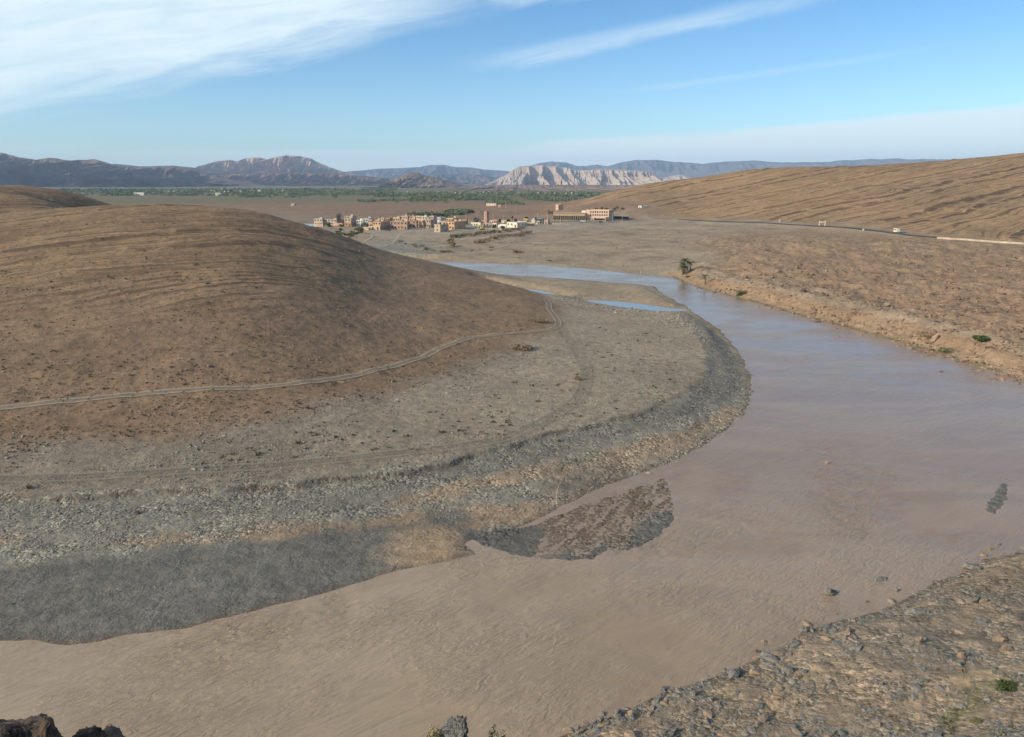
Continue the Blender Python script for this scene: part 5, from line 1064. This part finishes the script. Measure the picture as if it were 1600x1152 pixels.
# near right bank: slabs
NB = [(872,1152),(925,1130),(985,1110),(1045,1080),(1105,1063),(1165,1040),(1225,1010),(1255,990),(1315,970),(1375,958),(1415,940),(1465,912),(1515,890),(1545,875),(1700,850),(1760,1152),(1700,1250),(900,1250)]
P = scatter(NB, 6500, 1.5, lambda W_: fbm(W_[:, 0]/5, W_[:, 1]/5, 3, 408)+0.25*rng.normal(size=len(W_)) > -.02, 8)
P = P[np.hypot(P[:, 0], P[:, 1]) > 34]
WE = scatter([(900,1175),(1000,1125),(1100,1085),(1200,1050),(1260,1010),(1330,990),(1420,965),(1480,930),(1560,895),(1700,870),(1700,800),(1540,835),(1450,880),(1380,925),(1290,945),(1200,990),(1120,1035),(1000,1075),(880,1130)], 5200, 0, None, 88)
fw_ = feats(WE[:, 0], WE[:, 1])['w']; WE = WE[(fw_ < 0.9*rng.random(len(fw_))**2.5*2.2) & (fw_ > -1.6)][:1500]; P = np.concatenate([P, WE])
size = rng.gamma(2.2, .06, len(P))+.06; size[-len(WE):] *= 0.95; size[rng.random(len(P)) < .035] *= 2.1
u_px = P[:, 0]/P[:, 1]; dist = np.hypot(P[:, 0], P[:, 1]); inview = (np.abs(u_px) < .66) & (dist > 44)
order = np.argsort(-np.where(inview, size/dist, 0)); big = order[:285]; rest = np.setdiff1d(np.arange(len(P)), big)
stones('stones', P[rest], size[rest], ROCK_GREY, 1, 41, 'litter of small grey slabs and stones over the near right bank', .38, 1.7)
def rmesh(seed, mat, flat, sub=2): 
    V, Fq = rock_tpl(seed, sub, flat, 12); return npmesh('stone', V, Fq, mat, False, {'tone': ('FLOAT', np.full(len(V), 1.0))})
RT = {('grey slab', 0): [rmesh(500+i, ROCK_GREY, .28) for i in range(5)], ('grey blocky stone', 0): [rmesh(520+i, ROCK_GREY, .6) for i in range(4)], ('tan stone', 0): [rmesh(540+i, ROCK_TAN, .5) for i in range(4)]}
zb_ = terrain(P[:, 0], P[:, 1]); kinds = ['grey slab']*5+['grey blocky stone']*2+['tan stone']*3
for j in big:
    k = rs.choice(kinds); px = 800+P[j, 0]/P[j, 1]*FPX*cp; sw = feats(P[j:j+1, 0], P[j:j+1, 1])['w'][0]
    zone_ = 'at the water edge of the near right bank' if sw > -3.5 else ('in the lowest right corner of the bank' if dist[j] < 60 else 'midway up the stony near right bank')
    o = mobj('stone', rs.choice(RT[(k, 0)])); o.location = (P[j, 0], P[j, 1], zb_[j]+size[j]*.08); s_ = size[j]; o.scale = (s_*rs.uniform(1, 1.5), s_*rs.uniform(.7, 1), s_*rs.uniform(.8, 1.2)); o.rotation_euler = (rs.uniform(-.25, .25), rs.uniform(-.25, .25), rs.uniform(0, 6.3))
    tag(o, k+' lying '+zone_, 'stone', k+'s '+zone_)
def boulder(px, py, wpx, hpx, mat, flat, seed, label, z=0.0, rz=0.0, dz=0.0, nm='boulder', sub=3):
    x, y = PZ(px, py, z*S); p = Vector((x, y, max(hgt(x, y), 0))); V, Fq = rock_tpl(seed, sub, 1.0, 16); V = V*(1+.05*fbm(V[:, 0]*3+seed, V[:, 1]*3+V[:, 2]*2, 3, seed))[:, None]
    o = mobj(nm, npmesh(nm, V, Fq, mat, False, {'tone': ('FLOAT', np.full(len(V), 1.0))})); d = p.length; o.location = (p.x, p.y, p.z+dz); o.scale = (wpx*d/FPX*.62, wpx*d/FPX*.45, hpx*d/FPX*.75); o.rotation_euler.z = rz; return tag(o, label, 'rock')
boulder(1297,928,27,13,ROCK_GREY,1,601,'pale grey rock alone in the water off the near bank',dz=.02)
boulder(1378,905,26,6,ROCK_GREY,1,602,'thin grey slab breaking the water off the near bank',rz=.3)
boulder(1400,923,12,10,ROCK_GREY,1,603,'small angular rock in the water right of the thin slab')
boulder(1352,940,9,5,ROCK_GREY,1,604,'tiny dark rock in the water left of the bank corner')
boulder(1255,985,24,13,ROCK_GREY,1,605,'rounded grey rock pair standing in the shallows')
boulder(1194,1004,12,6,ROCK_TAN,1,606,'small tan rock in the water beside the rounded pair')
boulder(1183,1019,9,7,ROCK_DARK,1,607,'small dark rock in the water nearest the viewer')
boulder(1292,724,8,6,ROCK_TAN,1,608,'single pale rock in the middle of the river ripples')
boulder(1536,868,14,5,ROCK_TAN,1,609,'pale flat rock at the water edge top of the near bank'); boulder(1548,858,10,5,ROCK_TAN,1,610,'small pale rock just off the top of the near bank'); boulder(1562,851,7,4,ROCK_GREY,1,611,'outermost small grey rock off the top of the near bank')
boulder(858,409.5,10,1.6,ROCK_DARK,1,612,'dark flat rock in the far reach of the river'); boulder(1471,581,8,2.4,ROCK_DARK,1,613,'dark rock barely above water under the far bank')
boulder(1235,1050,26,18,ROCK_GREY,1,614,'largest dark grey boulder on the near shore',z=.5,dz=.1); boulder(1325,983,10,10,ROCK_TAN,1,615,'cube like cream block on the near shore',z=.8,dz=.15); boulder(1430,962,26,13,ROCK_GREY,1,616,'jagged grey boulder on the upper near shore',z=.8,dz=.1)
boulder(1520,872+8,30,14,ROCK_GREY,1,617,'dark boulder heap at the top end of the near bank',z=.6,dz=.1); boulder(1435,1015,14,12,ROCK_TAN,1,618,'pointed tan stone among slabs on the near bank',z=1.4,dz=.1); boulder(1560,1005,22,14,ROCK_TAN,1,619,'broad orange tan block high on the near bank',z=2.2,dz=.1); boulder(1570,1025,18,11,ROCK_TAN,1,620,'rounded tan boulder just below the orange tan block',z=2.2,dz=.1); boulder(1500,1040,15,13,ROCK_TAN,1,621,'smooth tan boulder beside a dark gully on the near bank',z=2,dz=.1); boulder(1440,1078,20,11,ROCK_GREY,1,622,'flat grey oval boulder left of the footpath',z=2,dz=.05)
boulder(537,627,13,4,ROCK_TAN,1,623,'pale boulder heap below the dirt track on the left',z=2.4); boulder(1165,436,10,7,BROWN_ROCK,1,624,'brown pointed crag on the orange slope behind the palms',z=3.4,dz=.3); boulder(1385,481,12,6,ROCK_TAN,1,625,'pale rounded block on the orange slope',z=3.4,dz=.3)
boulder(1462,526,14,14,ROCK_TAN,1,626,'tan crag above the dark notch on the far bank',z=2.2,dz=.2)
for px, py, s_ in [(305,414,9),(262,437,4),(285,440,4),(150,411,4),(226,393,4),(503,400,4),(271,350,4),(394,350,4)]:
    p = hit(px, py); V, Fq = rock_tpl(px, 2, .8); o = mobj('boulder', npmesh('boulder', V, Fq, ROCK_DARK, False, {'tone': ('FLOAT', np.full(len(V), .8))})); k = s_*p.length/FPX*.5; o.location = p; o.scale = (k*1.3, k, k); tag(o, 'largest black rock high on the left hill' if s_ > 5 else 'small black rock dotted on the left hill', 'rock', None if s_ > 5 else 'black rocks on the left hill')
# foreground rocks on the viewer's outcrop
def fore(x, y, ztop, sx_, sy_, sz_, mat, seed, label, rz=0.0):
    V, Fq = rock_tpl(seed, 5, 1.0, 22); nrm = V/np.linalg.norm(V, axis=1)[:, None]; V = V+nrm*(0.14*fbm(V[:, 0]*2.3+seed, V[:, 1]*2.3+V[:, 2]*1.9, 5, seed, .6)+0.04*ridged(V[:, 2]*6+seed, V[:, 0]*1.5+V[:, 1]*1.5, 3, seed))[:, None]; top = V[:, 2].max(); V[:, 2] = np.where(V[:, 2] < 0, V[:, 2]*(4.5/sz_), V[:, 2])
    o = mobj('rock', npmesh('rock', V, Fq, mat, True, {'tone': ('FLOAT', np.full(len(V), 1.0))})); zt = top*sz_; o.location = (x, y, ztop-zt); o.scale = (sx_, sy_, sz_); o.rotation_euler.z = rz; tag(o, label, 'rock')
def fpt(px, py, d): r = rdir(px, py); k = d/math.hypot(r[0], r[1]); return r[0]*k, r[1]*k, H+r[2]*k
for px, py, d, sx_, sz_, mt, sd0, lb in [(20,1121,7.0,.62,.30,ROCK_DARK,701,'dark brown rock outcrop filling the bottom left corner'),(70,1124,6.8,.20,.26,ROCK_DARK,702,'black rounded knob at the right end of the bottom left outcrop'),(133,1143,7,.16,.2,ROCK_DARK,703,'small brown rock left of the pale topped one at the bottom edge'),(168,1137,7,.15,.2,ROCK_TAN,704,'small pale topped rock at the bottom edge'),(706,1133,8,.32,.22,ROCK_GREY,705,'pointed grey rock poking up at the bottom edge')]:
    x, y, z = fpt(px, py, d); fore(x, y, z, sx_, sx_*.9, sz_, mt, sd0, lb, .4)
for px, py, d, sd0, lb, mt in [(674,1150,8,711,'dry olive sprig left of the pointed grey rock',LEAF_YEL),(777,1154,8.5,712,'dark green sprig right of the pointed grey rock',LEAF_DARK)]:
    x, y, z = fpt(px, py-10, d); me = bush_mesh(sd0, mt, 700, .14, .55, .014, 9); o = mobj('shrub', me); o.location = (x, y, z-.42); tag(o, lb, 'shrub')
# ------------------------------------------------------------------ small shrubs and tufts
TUFT = [bush_mesh(800+i, m_, 40, .5, .6, .16, 5) for i, m_ in enumerate([LEAF_DARK, LEAF_OLIVE, LEAF_DRY, LEAF_YEL, LEAF_OLIVE])]
def tufts_mass(P, size, seed, mat, label):
    r = np.random.default_rng(seed); z = terrain(P[:, 0], P[:, 1]); parts_ = []
    for t_ in range(4):
        V, Fq = leafcloud(np.random.default_rng(seed+t_), [(r.uniform(-.3, .3), r.uniform(-.3, .3), .25, .4) for _ in range(4)], 16, .26, .7); s_ = slice(t_, None, 4)
        parts_.append(instances(V, Fq, np.column_stack([P[s_], z[s_]]), np.repeat(size[s_][:, None], 3, 1), r.uniform(0, 6, len(P[s_]))))
    V, Fq = merge(parts_); tag(mobj('tufts', npmesh('tufts', V, Fq, mat)), label, None, None, 'stuff')
HL = [(0,345),(150,330),(300,328),(420,345),(560,390),(700,435),(830,475),(850,500),(760,530),(700,545),(450,600),(0,640)]
P = scatter(HL, 3800, 8, clumpy(18, -.15, 421), 21); tufts_mass(P, rng.gamma(3, .07, len(P))+.08, 1001, LEAF_SPECK, 'dry tufts dotted over the left hill')
P = scatter([(0,645),(450,610),(700,560),(870,520),(880,560),(760,620),(600,660),(300,700),(0,740)], 1500, 2.2, clumpy(10, -.1, 422), 22); tufts_mass(P, rng.gamma(3, .045, len(P))+.06, 1005, LEAF_SPECK, 'dry tufts on the brown foot of the left hill')
P = scatter([(1100,440),(1300,480),(1600,570),(1600,380),(1290,360),(1060,350),(760,372),(800,400),(1000,410)], 2600, 4, clumpy(14, -.05, 423), 23); tufts_mass(P, rng.gamma(3, .10, len(P))+.1, 1009, LEAF_SPECK, 'dry tufts over the slope and flats right of the river')
P = scatter([(880,500),(1000,505),(1090,560),(1040,620),(880,665),(700,700),(400,735),(100,745),(300,700),(600,650),(760,620),(870,560)], 420, 1.8, clumpy(12, -.1, 424), 24)
zt_ = terrain(P[:, 0], P[:, 1]); dd_ = np.hypot(P[:, 0], P[:, 1])
for j in range(len(P)):
    o = mobj('shrub', rs.choice(TUFT)); s_ = rs.uniform(.35, .85); o.location = (P[j, 0], P[j, 1], zt_[j]-.03); o.scale = (s_*1.1, s_*1.1, s_*.8); o.rotation_euler.z = rs.uniform(0, 6)
    fs = 'at the left end' if P[j, 0] < -20 else ('on the wide right part' if P[j, 0] > 12 else 'on the middle part')
    tag(o, 'small low shrub growing '+fs+' of the gravel terrace', 'shrub', 'low shrubs '+fs+' of the gravel terrace')
    if j > 260: break
P = scatter(NB, 110, 2, lambda W_: (W_[:, 0] > 20) & (np.hypot(W_[:, 0], W_[:, 1]) < 75), 25); tufts_mass(P, rng.gamma(3, .07, len(P))+.08, 1013, LEAF_OLIVE, 'yellow brown dry grass tufts among the near bank stones')
